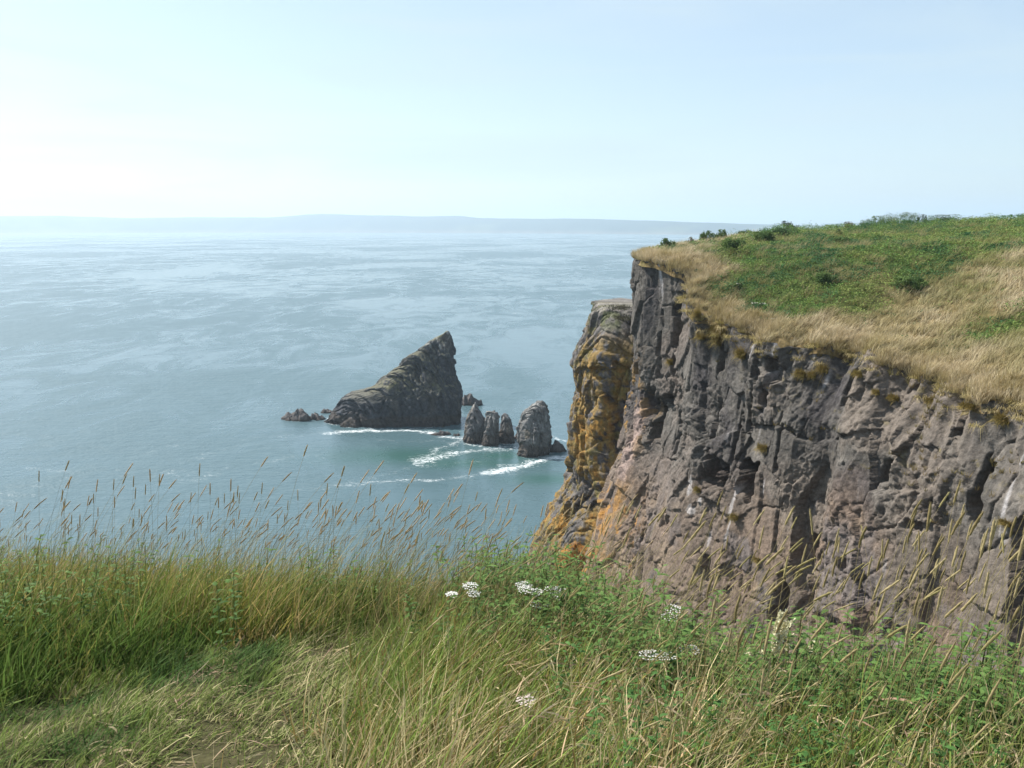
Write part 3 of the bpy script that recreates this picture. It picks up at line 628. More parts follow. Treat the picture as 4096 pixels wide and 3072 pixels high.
FOAM = [(fp((705, 934), (760, 931), (820, 930), (880, 929), (935, 937), (985, 944)), 2.4, 1.0), (fp((705, 935), (650, 944), (590, 942), (535, 950)), 2.2, .55),
        (fp((1000, 944), (985, 955), (955, 968), (930, 982), (905, 995)), 3.6, .8), (fp((1115, 965), (1060, 969), (1000, 975), (950, 985), (900, 1000)), 3., .85),
        (fp((1232, 986), (1200, 991), (1160, 998), (1110, 1010), (1060, 1020)), 2.6, 1.15), (fp((1160, 990), (1120, 1000), (1080, 1004)), 2.4, .8),
        (fp((1060, 1020), (1010, 1028), (960, 1032), (900, 1036), (840, 1042), (760, 1046)), 3.0, .75), (fp((850, 1015), (900, 1004), (960, 1000), (1030, 1002)), 3.2, .5),
        (fp((840, 1022), (780, 1040), (700, 1052), (640, 1058)), 4., .6), (fp((1185, 941), (1212, 949)), 1.6, .9), (fp((1065, 682), (1090, 678), (1130, 677), (1158, 681)), 2.6, .85),
        (fp((860, 628), (900, 629), (935, 632)), 3., .7), (fp((1245, 985), (1200, 1000), (1150, 1012)), 1.2, .6), (fp((820, 950), (880, 955), (940, 952)), 3, .45),
        (fp((300, 985), (350, 970), (400, 960)), 4, .35), (fp((380, 1000), (440, 985), (520, 960)), 4, .35), (fp((150, 908), (190, 911)), 2, .5), (fp((560, 1000), (640, 985), (700, 990)), 5, .3),
        (fp((60, 1010), (120, 1020), (200, 1015)), 4, .3), (fp((360, 1020), (420, 1040), (480, 1010)), 5, .38), (fp((960, 670), (1000, 675)), 2, .5), (fp((985, 905), (1000, 930)), 1.5, .6)]
for P, w, a in FOAM:
    a = max(a, .58)
    for p, q in zip(P[:-1], P[1:]):
        pq = q-p; t = np.clip(((FX-p[0])*pq[0]+(FY-p[1])*pq[1])/(pq@pq), 0, 1); dd = np.hypot(FX-p[0]-t*pq[0], FY-p[1]-t*pq[1])
        foam = np.maximum(foam, .95*a*np.exp(-(dd/(w*1.5))**1.2))
    
for lv_ in (FIN, P1, P2, P3, P4):
    z_, l_, r_, y_, q_ = [np.interp(.3, [v[0] for v in lv_], [v[i] for v in lv_]) for i in range(5)]
    e_ = np.hypot((FX-(l_+r_)/2)/((r_-l_)/2+.6), (FY-y_)/(q_+.6)); foam = np.maximum(foam, .82*np.exp(-(np.abs(e_-1.02)*min((r_-l_)/2, q_)/1.3)**1.2))
for x, y, rx, ry in ((870, 985, 20, 9), (1010, 1000, 16, 6), (1090, 985, 10, 5), (1200, 1035, 12, 5)):
    p = at_z(x/2.16, y/2.16); calm_reflect = np.maximum(calm_reflect, np.exp(-((WX-p[0])/rx)**2-((WY-p[1])/ry)**2))
m, nt, N, Lk = new_mat('sea water')
out_n = N.new('ShaderNodeOutputMaterial'); geo = N.new('ShaderNodeNewGeometry')
def node(t, **kw):
    n = N.new(t)
    for k_, v in kw.items(): setattr(n, k_, v)
    return n
def noise(scale, detail=3, rough=.5, stretch=(1, 1, 1), dist=0., vec=None):
    mp = node('ShaderNodeMapping'); mp.inputs['Scale'].default_value = stretch; Lk.new(vec or geo.outputs['Position'], mp.inputs['Vector'])
    t = node('ShaderNodeTexNoise'); t.inputs['Scale'].default_value = scale; t.inputs['Detail'].default_value = detail; t.inputs['Roughness'].default_value = rough; t.inputs['Distortion'].default_value = dist
    Lk.new(mp.outputs[0], t.inputs['Vector']); return t.outputs['Fac']
def math_n(op, a, b=None, c=None):
    n = node('ShaderNodeMath', operation=op)
    for i, v in enumerate((a, b, c)):
        if v is None: continue
        if isinstance(v, (int, float)): n.inputs[i].default_value = v
        else: Lk.new(v, n.inputs[i])
    return n.outputs[0]
def ramp(v, a, b, lo=0., hi=1., smooth=True):
    n = node('ShaderNodeMapRange'); n.interpolation_type = 'SMOOTHSTEP' if smooth else 'LINEAR'
    Lk.new(v, n.inputs[0]); n.inputs[1].default_value = a; n.inputs[2].default_value = b; n.inputs[3].default_value = lo; n.inputs[4].default_value = hi; return n.outputs[0]
fa = node('ShaderNodeAttribute'); fa.attribute_name = 'foam'; ca_ = node('ShaderNodeAttribute'); ca_.attribute_name = 'calm_reflect'
slick = ramp(math_n('ADD', math_n('MULTIPLY', noise(.004, 3, .55, (1, .75, 1), .5), .55), math_n('MULTIPLY', noise(.034, 7, .66, (1, .5, 1), 1.4), .45)), .42, .57)
w1 = noise(.9, 3, .6, (.8, 1.3, 1)); w2 = noise(.22, 4, .55, (.8, 1.3, 1)); w3 = noise(.035, 3, .5)
hgt_ = math_n('ADD', math_n('ADD', math_n('MULTIPLY', w1, .30), math_n('MULTIPLY', w2, .75)), math_n('MULTIPLY', w3, 1.2))
bump = node('ShaderNodeBump'); bump.inputs['Distance'].default_value = 1.0
Lk.new(hgt_, bump.inputs['Height']); Lk.new(math_n('MULTIPLY', ramp(slick, 0, 1, .7, .08, False), ramp(ca_.outputs['Fac'], 0, 1, 1, .45)), bump.inputs['Strength'])
water = node('ShaderNodeBsdfPrincipled'); water.inputs['IOR'].default_value = 1.33
Lk.new(ramp(slick, 0, 1, .36, .18, False), water.inputs['Roughness'])
mc = node('ShaderNodeMix', data_type='RGBA'); mc.inputs['A'].default_value = (.066, .114, .128, 1); mc.inputs['B'].default_value = (.034, .088, .078, 1)  # smoother patches, their colour darkened to stand in for the stacks' reflection
Lk.new(ca_.outputs['Fac'], mc.inputs['Factor']); Lk.new(mc.outputs['Result'], water.inputs['Base Color']); Lk.new(bump.outputs[0], water.inputs['Normal'])
fn = math_n('ADD', math_n('MULTIPLY', noise(.55, 6, .7, (.75, 1.25, 1), 2.2), .65), math_n('MULTIPLY', noise(.16, 4, .6, (1, 1, 1), 1.5), .35))
ridge = math_n('SUBTRACT', 1.0, math_n('MULTIPLY', math_n('ABSOLUTE', math_n('SUBTRACT', noise(.30, 5, .6, (.7, 1.4, 1), 2.5), .5)), 9.0))
ridge2 = math_n('SUBTRACT', 1.0, math_n('MULTIPLY', math_n('ABSOLUTE', math_n('SUBTRACT', noise(.85, 4, .6, (.8, 1.3, 1), 2.0), .5)), 9.0))
lace = math_n('ADD', math_n('ADD', math_n('MULTIPLY', math_n('MAXIMUM', ridge, -.5), .42), math_n('MULTIPLY', math_n('MAXIMUM', ridge2, -.5), .22)), math_n('MULTIPLY', math_n('SUBTRACT', fn, .5), 1.7))
fmask = ramp(math_n('ADD', lace, math_n('SUBTRACT', math_n('MULTIPLY', fa.outputs['Fac'], 1.02), 1.02)), -.02, .50)
fmask = math_n('MULTIPLY', fmask, ramp(fa.outputs['Fac'], .06, .22))
fd = node('ShaderNodeBsdfPrincipled'); fd.inputs['Base Color'].default_value = (.64, .67, .67, 1); fd.inputs['Roughness'].default_value = .8
ms = node('ShaderNodeMixShader'); Lk.new(fmask, ms.inputs[0]); Lk.new(water.outputs[0], ms.inputs[1]); Lk.new(fd.outputs[0], ms.inputs[2]); Lk.new(ms.outputs[0], out_n.inputs['Surface'])
M_sea = m
nu, nv = WX.shape
link('sea', raw_mesh('sea', np.stack([WX, WY, 0*WX], -1).reshape(-1, 3), gridF(nu, nv), None, True, dict(foam=foam, calm_reflect=calm_reflect)), M_sea, kind='structure')

# ------------------------------------------------------------------ far shore
pxs = np.linspace(-500, 1500, 420)
shore = np.interp(pxs, [-500, 0, 300, 500, 690, 850, 1500], [9500, 8800, 8200, 7400, 6300, 5800, 5000])
ridge_y = np.interp(pxs, [-500, 0, 60, 130, 200, 270, 320, 360, 420, 460, 480, 540, 600, 660, 720, 800, 1500], [217, 216, 216, 218, 217, 217.5, 214, 215, 216.5, 216, 218, 218.5, 219.3, 221, 223, 225.5, 228])
ridge_y = ridge_y+.5*fbm(pxs/30, 0*pxs, oct=4, seed=600)
HV, prof = [], [(0, -5), (.012, 12), (.03, .55), (.08, .85), (.13, 1), (.2, .95), (.3, .4), (.32, -.02)]
ts = np.linspace(0, 1, 26); rows = []
for i, px in enumerate(pxs):
    dr = ray(px, ridge_y[i]); dh = math.hypot(dr[0], dr[1]); D0 = shore[i]; Dr = D0*1.12
    zr = CAM_Z+dr[2]/dh*Dr; ux, uy = dr[0]/dh, dr[1]/dh
    dd = D0*(1+.3*ts); h = np.interp(ts, [0, .02, .1, .25, .40, .6, 1], [-4, .16*zr, .5*zr, .82*zr, zr, .97*zr, -6])
    h = h*(1+.10*fbm(dd/500, np.full(26, i*.25), oct=3, seed=602)*sst(0, .2, ts)*(ts < .38))
    rows.append(np.stack([ux*dd, uy*dd, h], 1))
HV = np.array(rows); nn = fbm(HV[..., 0]/400, HV[..., 1]/400, oct=4, seed=605)
HC = np.empty(HV.shape); HC[:] = (.022, .04, .035); HC = mixc(HC, (.075, .09, .05), sst(.15, .45, nn)*.7); HC = mixc(HC, (.2, .15, .12), sst(18, 6, HV[..., 2])*.7)
link('hills', raw_mesh('hills', HV.reshape(-1, 3), gridF(*HV.shape[:2]), HC.reshape(-1, 3)), M_hill, kind='structure')

# ------------------------------------------------------------------ near headland
ex = [-60, -12, -5, -2, -.6, .2, .8, 1.5, 2.4, 3.4, 6, 12, 40]; ey = [16, 8, 6.6, 6.4, 6.0, 5.3, 4.8, 4.2, 3.6, 3.2, 2.2, -1, -14]
def edge_y(x): return np.interp(x, ex, ey)
def near_z(X, Y):
    e = edge_y(X); drop = 1.6+(.16-.07*sst(.9, 2.2, X))*np.clip(Y, -3, 50)+.085*(1-.5*sst(-.9, -.1, X)*sst(1.3, .7, X))*np.maximum(0, Y-(e-2.3))**2+1.4*np.maximum(0, Y-e-.5)**1.15
    return np.maximum(CAM_Z-drop+.05*fbm(X/1.3, Y/1.3, oct=3, seed=700)*(np.abs(Y) < 12)+.02*fbm(X/.3, Y/.3, oct=2, seed=701), -4)
gx = np.r_[np.arange(-60, -8, 2), np.arange(-8, 6.5, .09), np.arange(6.5, 44, 1.5)]; gy = np.r_[np.arange(-50, -2, 2.5), np.arange(-2, 9, .09), np.arange(9, 62, .8)]
NX, NY = np.meshgrid(gx, gy, indexing='ij'); NZ = near_z(NX, NY); nn = fbm(NX/.5, NY/.5, oct=3, seed=705)
NC = np.empty(NX.shape+(3,)); NC[:] = (.06, .055, .025); NC = mixc(NC, (.11, .09, .05), sst(.1, .5, nn)); NC = mixc(NC, (.15, .12, .1), sst(1.5, 4, CAM_Z-3-NZ))
link('ground', raw_mesh('ground', np.stack([NX, NY, NZ], -1).reshape(-1, 3), gridF(*NX.shape), NC.reshape(-1, 3)), M_soil, kind='structure')

# zones of the near ground: trodden path, left bank, dry grass, green growth
def zone(x, y):
    n = fbm(x/.7, y/.7, oct=3, seed=710)
    path = sst(.25, -.15, (y-(4.55+.62*x*0+.55*np.minimum(x+.9, 0)*-.0))+0*n)
    bank_line = 3.5+np.clip((x+2.3)*.95, -1.2, 1.6)
    bank = sst(-.25, .3, y-bank_line+.35*n)*sst(.55, -.05, x+.0*y-.15+.3*n)
    dry = sst(-.95, -.35, x+.35*n-.12*(y-3))*(1-bank)
    path = np.clip(1-bank-dry, 0, 1)
    return path, bank, dry
def near_points(n, x0, x1, y0, y1, test=None, tries=6):
    X = rng.uniform(x0, x1, n*tries); Y = rng.uniform(y0, y1, n*tries)
    m = (np.abs(X) < .66*Y*1.08+2.6) & (Y < edge_y(X)+.75)
    if test is not None: m &= test(X, Y)
    X, Y = X[m][:n], Y[m][:n]; return X, Y, near_z(X, Y)
WIND = np.array([.9, .12, 0])
def blades(mb, X, Y, Z, L, W, lean, c0, c1, prof=(.8, 1, .75, .1), up=1., sp=.3):
    n = len(X); pos = np.stack([X, Y, Z-.02], 1); d = unit(np.stack([sp*rng.standard_normal(n), sp*rng.standard_normal(n), np.full(n, up)], 1))
    be = WIND[None]*(lean*rng.uniform(.3, 1.4, n))[:, None]+np.stack([.12*rng.standard_normal(n), .12*rng.standard_normal(n), -.25*lean*rng.random(n)-.05], 1)
    mb.add(*strips(pos, d, be, rand_side(n), L, W, prof, c0, c1))
mb = MB()
# short trodden turf everywhere near
X, Y, Z = near_points(230000, -6.2, 4.6, 1.2, 6.6); path, bank, dry = zone(X, Y); n = len(X)
t = rng.random(n); patch = fbm(X/.35, Y/.35, oct=3, seed=720)
c = mixc(np.tile((.17, .225, .055), (n, 1)), (.48, .41, .23), np.clip(sst(.6, 1.05, t+.4*patch+.15*dry), 0, 1)); c = mixc(c, (.065, .135, .04), sst(.05, .45, -patch)*.8); c *= 1+.25*rng.standard_normal((n, 1))
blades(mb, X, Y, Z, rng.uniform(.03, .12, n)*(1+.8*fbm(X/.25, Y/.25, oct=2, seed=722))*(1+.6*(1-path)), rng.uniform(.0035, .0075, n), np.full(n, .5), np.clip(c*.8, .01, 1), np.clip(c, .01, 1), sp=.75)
# tall grass of the left bank
def bank_t(X, Y): return rng.random(len(X)) < zone(X, Y)[1]
X, Y, Z = near_points(52000, -7.2, .7, 2.0, 7.4, bank_t, 8); n = len(X)
t = rng.random(n); pt = fbm(X/.6, Y/.6, oct=3, seed=730)
c = mixc(np.tile((.155, .205, .04), (n, 1)), (.35, .28, .08), sst(.42, .85, t+.5*pt)); c = mixc(c, (.46, .33, .14), sst(.72, 1., t+.35*pt)*.9); c = mixc(c, (.07, .14, .035), sst(.05, .4, -pt)*.6); c *= 1+.2*rng.standard_normal((n, 1))
hf = sst(-.1, .8, Y-(3.5+np.clip((X+2.3)*.95, -1.2, 1.6)))
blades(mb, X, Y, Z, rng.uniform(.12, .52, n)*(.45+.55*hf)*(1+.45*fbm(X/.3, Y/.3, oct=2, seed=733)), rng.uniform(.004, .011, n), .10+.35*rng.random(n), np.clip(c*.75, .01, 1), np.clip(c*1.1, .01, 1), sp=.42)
# taller thin blades and flowering culms that break up the crest
X, Y, Z = near_points(5200, -7.2, .9, 4.3, 7.4, None, 8); n = len(X); c = mixc(np.tile((.17, .19, .05), (n, 1)), (.44, .34, .17), rng.random(n))*(1+.2*rng.standard_normal((n, 1)))
blades(mb, X, Y, Z, rng.uniform(.4, .82, n), rng.uniform(.0025, .006, n), .1+.6*rng.random(n), np.clip(c*.8, .01, 1), np.clip(c, .01, 1), prof=(.6, .8, .7, .5, .1), sp=.2)
# dry leaning grass of the middle and right
def dry_t(X, Y): return rng.random(len(X)) < zone(X, Y)[2]*np.interp(X, [-1, .6, 1.2, 2.4], [1, .8, .5, .45])*np.clip(1.15-.9*sst(-1.4, -.5, Y-edge_y(X))*sst(-.2, .4, X), 0, 1)
X, Y, Z = near_points(33000, -1.3, 4.6, 1.3, 5.6, dry_t, 8); n = len(X)
t = rng.random(n); pt = fbm(X/.5, Y/.5, oct=3, seed=740); gr = sst(.3, 1.6, X)
c = mixc(np.tile((.54, .44, .25), (n, 1)), (.18, .25, .055), sst(.16, .56, t+.8*pt+.35*gr)); c = mixc(c, (.30, .17, .06), sst(.65, 1, rng.random(n))*.8); c *= 1+.2*rng.standard_normal((n, 1))
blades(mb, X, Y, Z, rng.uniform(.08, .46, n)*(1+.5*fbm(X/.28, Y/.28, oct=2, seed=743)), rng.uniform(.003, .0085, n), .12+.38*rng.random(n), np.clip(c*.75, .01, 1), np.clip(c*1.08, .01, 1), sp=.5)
# broken straw and curled dead leaves near the bottom
X, Y, Z = near_points(5200, -1.8, 3.4, 2.2, 4.4); n = len(X); c = jit((.50, .38, .24), n, .2)
pos = np.stack([X, Y, Z+rng.uniform(.01, .3, n)*sst(-.8, .2, X)], 1); d = unit(np.stack([rng.standard_normal(n)+.6, rng.standard_normal(n), .35*rng.standard_normal(n)+.15], 1))
mb.add(*strips(pos, d, np.stack([.2*rng.standard_normal(n), .2*rng.standard_normal(n), -.6*rng.random(n)], 1), unit(rng.standard_normal((n, 3))), rng.uniform(.04, .15, n), rng.uniform(.003, .010, n), (.5, 1, .9, .2), c*.9, c))
mb.build('grass', M_grass, kind='stuff', label='mixed green and dry grass on the near clifftop', category='grass', group='near vegetation')

# leafy green growth along the lip
def herb_mass(mb, X, Y, Z, H, nl, ll, lw, dark, light):
    for i in range(len(X)):
        h = H[i]; k = int(nl*rng.uniform(.7, 1.2)); tl = np.sort(rng.random(k))
        a = rng.random()*6.28+np.arange(k)*2.4; lx, ly = rng.normal(0, .16), rng.normal(.0, .12)
        P = np.stack([X[i]+lx*h*tl**1.5+.08*h*tl, Y[i]+ly*h*tl**1.5, Z[i]+h*tl], 1)
        d = np.stack([np.cos(a), np.sin(a), np.full(k, .55)], 1); s_ = np.stack([-np.sin(a), np.cos(a), .25*rng.standard_normal(k)], 1)
        c = mixc(np.tile(dark, (k, 1)), light, np.clip(tl*.6+.4*rng.random(k), 0, 1))*(1+.15*rng.standard_normal((k, 1)))
        mb.add(*strips(P, unit(d), np.tile((.1, 0, -.45), (k, 1)), unit(s_), ll*rng.uniform(.6, 1.2, k), lw*rng.uniform(.7, 1.2, k), (.15, .9, .85, .05), np.clip(c*.9, .01, 1), np.clip(c, .01, 1)))
        t5 = np.linspace(0, 1, 4); SP = np.stack([X[i]+lx*h*t5**1.5+.08*h*t5, Y[i]+ly*h*t5**1.5, Z[i]+h*t5], 1); V, F = tube(SP, np.linspace(.003, .0015, 4), 3); mb.add(V, F, (.09, .13, .04))
mb = MB()
def lip(X, Y):
    e = edge_y(X); n_ = fbm(X/.5, Y/.5, oct=2, seed=750)
    return (Y > e-1.35+.5*n_) & (X > -.35) & (rng.random(len(X)) < np.interp(X, [-.4, .1, .8, 1.2, 2.4, 3.2], [.4, 1, .8, .7, .8, .5]))
X, Y, Z = near_points(1300, -.6, 4.6, 2.0, 6.4, lip, 60); herb_mass(mb, X, Y, Z, rng.uniform(.22, .56, len(X))*(1+.18*sst(.9, .3, X)), 24, .062, .018, (.040, .09, .024), (.12, .20, .05))
X, Y, Z = near_points(540, -6.6, .2, 4.0, 7., lambda X, Y: fbm(X/.8, Y/.8, oct=2, seed=757) > -.1, 10); herb_mass(mb, X, Y, Z, rng.uniform(.22, .56, len(X)), 17, .06, .02, (.04, .085, .022), (.10, .17, .04))
X, Y, Z = near_points(640, .1, 4.2, 1.5, 4.2, lambda X, Y: fbm(X/.6, Y/.6, oct=2, seed=755) > -.05, 12); herb_mass(mb, X, Y, Z, rng.uniform(.12, .4, len(X)), 20, .05, .016, (.03, .08, .025), (.08, .17, .04))
mb.build('undergrowth', M_leaf, kind='stuff', label='green leafy undergrowth along the cliff lip', category='undergrowth', group='near vegetation')

# ------------------------------------------------------------------ timothy grass stalks
def stalk_proto(h, lean, headlen, tone, seed, rad0):
    """returns stem / seed head / leaf meshes of one stalk leaning towards +x"""
    r = np.random.default_rng(seed); t = np.linspace(0, 1, 9)
    wob = r.normal(0, .02)
    P = np.stack([h*(lean*t**1.8), h*wob*np.sin(t*3)+0*t, h*(t-.25*lean*lean*t**2)], 1)
    T = unit((P[-1]-P[-2])[None])[0]; hd = np.linspace(0, 1, 11); curve = r.uniform(.0, .14)
    HP = P[-1]+T*headlen*hd[:, None]+np.array([1, 0, -.5])*curve*headlen*(hd**2)[:, None]
    sb = MB(); V, F = tube(P, np.linspace(.0013, .0007, 9), 4); cs = mixc(np.tile(np.array((.13, .15, .045)), (9, 1)), (.30, .24, .12), t)
    sb.add(V, F, np.repeat(cs, 4, 0))
    rad = rad0*np.sin(np.clip(hd*.94+.06, 0, 1)*math.pi)**.24*r.uniform(.85, 1.15); V, F = tube(HP, rad, 8)
    jitn = r.normal(0, .0006, (len(V), 3)); cH = np.array(tone)*(1+.18*r.standard_normal((len(V), 1)))
    hb_ = MB(); hb_.add(V+jitn, F, np.clip(cH, .01, 1))
    m = 110; k = r.random(m); q = np.stack([np.interp(k, hd, HP[:, i]) for i in range(3)], 1); dr = unit(r.standard_normal((m, 3))+T*.8)
    hb_.add(*strips(q+dr*.003, dr, np.zeros((m, 3)), unit(np.cross(dr, r.standard_normal((m, 3)))), np.full(m, .0045), np.full(m, .0012), (1, .2), np.tile(np.array(tone)*1.25, (m, 1)), np.tile(np.array(tone)*1.35, (m, 1))))
    lb = MB(); m = 1; k = r.uniform(.2, .6, m); q = np.stack([np.interp(k, t, P[:, i]) for i in range(3)], 1); a = r.uniform(-.8, .8, m)
    cl = np.tile(np.array((.16, .16, .05)), (m, 1))
    lb.add(*strips(q, unit(np.stack([np.cos(a), np.sin(a), np.full(m, .9)], 1)), np.tile((.3, 0, -.8), (m, 1)), np.stack([-np.sin(a), np.cos(a), 0*a], 1), r.uniform(.12, .22, m), np.full(m, .005), (.8, 1, .8, .4, .1), cl, cl*1.5))
    return sb, hb_, lb
TONES = [(.46, .36, .22), (.38, .31, .17), (.52, .41, .27), (.34, .26, .15)]
PROTO = []
for i in range(20):
    sb, hb_, lb = stalk_proto(rng.uniform(.92, 1.08), [.06, .2, .38, .55, .8][i % 5]*rng.uniform(.7, 1.3), rng.uniform(.065, .115)*(1 if i < 10 else 1.3), np.array(TONES[i % 4])*(1 if i < 10 else np.array((.82, .86, .72))), 800+i, .0042 if i < 10 else .0046)
    PROTO.append((sb, hb_, lb, sb.mesh('stem'), hb_.mesh('seed_head'), lb.mesh('leaf')))
for _, _, _, a, b, c in PROTO: a.materials.append(M_stem); b.materials.append(M_seed); c.materials.append(M_grass)
stalks = []   # (x, y, height, proto, rz, zone)
def put(n, x0, x1, y0, y1, h0, h1, leans, zn, dens=None):
    k = 0
    while k < n:
        x, y = rng.uniform(x0, x1), rng.uniform(y0, y1)
        if abs(x) > .66*y*1.05 or y > edge_y(x)+.7: continue
        if dens is not None and rng.random() > dens(x, y): continue
        stalks.append((x, y, rng.uniform(h0, h1), int(rng.choice(leans))+5*(int(rng.integers(0, 2))+(2 if 'cliff' in zn or 'low' in zn else 0)), rng.normal(.05, .5), zn)); k += 1
put(80, -3.6, -1.0, 5.2, 6.9, .72, 1.16, [0, 0, 1, 2, 3], 'sea left')
put(560, -4.3, -.4, 4.6, 7.0, .34, .84, [0, 1, 2, 3, 3], 'bank left')
put(36, -1.5, -.3, 5.4, 6.6, .75, 1.12, [1, 2, 2], 'sea middle')
put(150, -1.2, .5, 4.6, 6.2, .45, .85, [1, 2, 3], 'bank middle')
put(20, -.3, .7, 4.6, 5.8, .6, .9, [0, 1, 2], 'sea gap')
put(75, .3, 1.35, 2.9, 4.4, .7, .98, [1, 2, 3, 3], 'cliff middle')
put(110, 1.2, 2.7, 2.4, 3.9, .75, 1.05, [0, 0, 1, 1, 2, 3], 'cliff right')
put(110, .5, 2.4, 2.0, 2.9, .5, .85, [0, 1, 2], 'low right')
put(230, -.8, .9, 2.4, 4.6, .35, .7, [1, 2, 3, 4], 'low middle')
LAB = {'sea left': ('tall timothy stalk with dark seed head rising against the water at left', 'timothy stalks outlined against the water at left'),
       'bank left': ('timothy stalk with brown seed head in the thick grass bank at left', 'timothy stalks in the left grass bank'),
       'sea middle': ('timothy stalk leaning over the water below the fin-shaped stack', 'timothy stalks below the fin-shaped stack'),
       'sea gap': ('slender timothy stalk beside the green leafy lip in front of the water', 'timothy stalks beside the leafy lip'),
       'cliff middle': ('strongly leaning pale timothy stalk in front of the orange foot of the cliff', 'leaning timothy stalks before the orange cliff foot'),
       'cliff right': ('tall timothy stalk with thick pale seed head in front of the grey cliff face', 'timothy stalks before the grey cliff face'),
       'low right': ('timothy stalk with thick seed head low among green leaves at bottom right', 'timothy stalks among the leaves at bottom right')}
ind_count = {'sea left': 80, 'bank left': 20, 'sea middle': 22, 'sea gap': 16, 'cliff middle': 60, 'cliff right': 84, 'low right': 40}
rest = MB(); used = {}
order = sorted(range(len(stalks)), key=lambda i: -stalks[i][2]/stalks[i][1])
for i in order:
    x, y, h, pi, rz, zn = stalks[i]; z = float(near_z(np.array([x]), np.array([y]))[0])
    sb, hb_, lb, ms_, mh_, ml_ = PROTO[pi]
    used[zn] = used.get(zn, 0)+1
    if used[zn] <= ind_count.get(zn, 0):
        lab, grp = LAB[zn]; root = thing('timothy_stalk', lab, 'grass stalk', (x, y, z-.02), rz, grp, h)
        link('stem', ms_, None, root); link('seed_head', mh_, None, root); link('leaf', ml_, None, root)
    else:
        c, s = math.cos(rz), math.sin(rz); Rm = np.array([[c, -s, 0], [s, c, 0], [0, 0, 1]])
        for b in (sb, hb_, lb):
            V = np.concatenate(b.V)*h@Rm.T+[x, y, z-.02]; rest.add(V, [np.concatenate(b.Q)], np.concatenate(b.C))
rest.build('seed_grass', M_seed, kind='stuff', label='many more seeding grass stalks mixed through the bank', category='grass', group='near vegetation')

# ------------------------------------------------------------------ flowers and weeds of the lip
def near_hit(px, py, h, y0=2.):
    """ground point whose plant of height h shows its top at this picture point"""
    d = ray(px, py); Y = np.arange(y0, 7.5, .02); t = Y/d[1]; X = d[0]*t; Z = CAM_Z+d[2]*t-h
    k = int(np.argmin(np.abs(Z-near_z(X, Y)))); return np.array([X[k], Y[k], near_z(X[k:k+1], Y[k:k+1])[0]])
def yarrow(px, py, h, heads, label, cream=False):
    p = near_hit(px, py, h); root = thing('yarrow', label, 'wildflower', p, group='white yarrow along the lip')
    for i in range(heads):
        ox, oy, oz = (rng.normal(0, .055), rng.normal(0, .04), rng.uniform(-.05, .0)) if i else (0, 0, 0)
        t = np.linspace(0, 1, 5)[:, None]; top = np.array([ox, oy, h+oz]); P = np.array([0, 0, 0])+top*t+np.array([.02, 0, 0])*np.sin(3.14*t)
        b = MB(); V, F = tube(P, .002, 4); b.add(V, F, (.12, .15, .06)); b.build('stem', M_stem, root)
        b = MB(); rr = rng.uniform(.036, .055); m = 46
        a = np.arange(m)*2.4; q = np.sqrt((np.arange(m)+.5)/m)*rr; C_ = top+np.stack([q*np.cos(a), q*np.sin(a), .012-(q/rr)**2*.010+.003*rng.standard_normal(m)], 1)
        hexa = np.arange(6)*math.pi/3; rad = rng.uniform(.0042, .0062, m)
        ringv = C_[:, None]+np.stack([np.cos(hexa), np.sin(hexa), -.3+0*hexa], 1)[None]*rad[:, None, None]
        V = np.concatenate([C_[:, None]+[0, 0, .002], ringv], 1).reshape(-1, 3); base = np.arange(m)*7; jj = np.arange(6)
        T = np.stack([np.repeat(base, 6), (base[:, None]+1+jj).ravel(), (base[:, None]+1+(jj+1) % 6).ravel()], 1)
        b.add(V, T, (.62, .61, .57) if not cream else (.6, .5, .46))
        for k_ in range(8):
            a_ = k_*.785; V, F = tube(np.array([top-[0, 0, .03], top+[.6*rr*math.cos(a_), .6*rr*math.sin(a_), .004]]), .0009, 3); b.add(V, F, (.2, .24, .12))
        b.build('flower_head', M_petal, root)
    b = MB(); m = 10; k_ = rng.uniform(.1, .8, m); a = rng.random(m)*6.28
    b.add(*strips(np.stack([0*k_, 0*k_, h*k_], 1), unit(np.stack([np.cos(a), np.sin(a), .6+0*a], 1)), np.tile((0, 0, -.4), (m, 1)), np.stack([-np.sin(a), np.cos(a), 0*a], 1), np.full(m, .07), np.full(m, .014), (.3, 1, .7, .1), jit((.07, .12, .04), m), jit((.1, .15, .05), m)))
    b.build('leaves', M_leaf, root)
YAR = [((470, 586), .42, 3, 'wide white yarrow at the left end of the leafy lip'), ((536, 592), .4, 2, 'white yarrow left of the thickest yarrow group, among the green leaves'), ((560, 590), .38, 3, 'fullest white yarrow group, between lip leaves and leaning stalks'),
       ((540, 604), .33, 1, 'single white yarrow head just below the fullest group'), ((675, 588), .42, 2, 'white yarrow standing out against the tan cliff'), ((609, 618), .3, 1, 'flat white yarrow head below the orange cliff foot'),
       ((524, 585), .4, 1, 'small yarrow head at the very lip beside the water'), ((650, 655), .3, 2, 'pale yarrow low in the grass below the lip, left of the green clump'), ((690, 650), .3, 1, 'pale yarrow at the edge of the dark green clump')]
for (px, py), h, k_, lab in YAR: yarrow(px, py, h, k_, lab)
yarrow(526, 700, .25, 1, 'faded pinkish yarrow head in the dry grass in front', True)
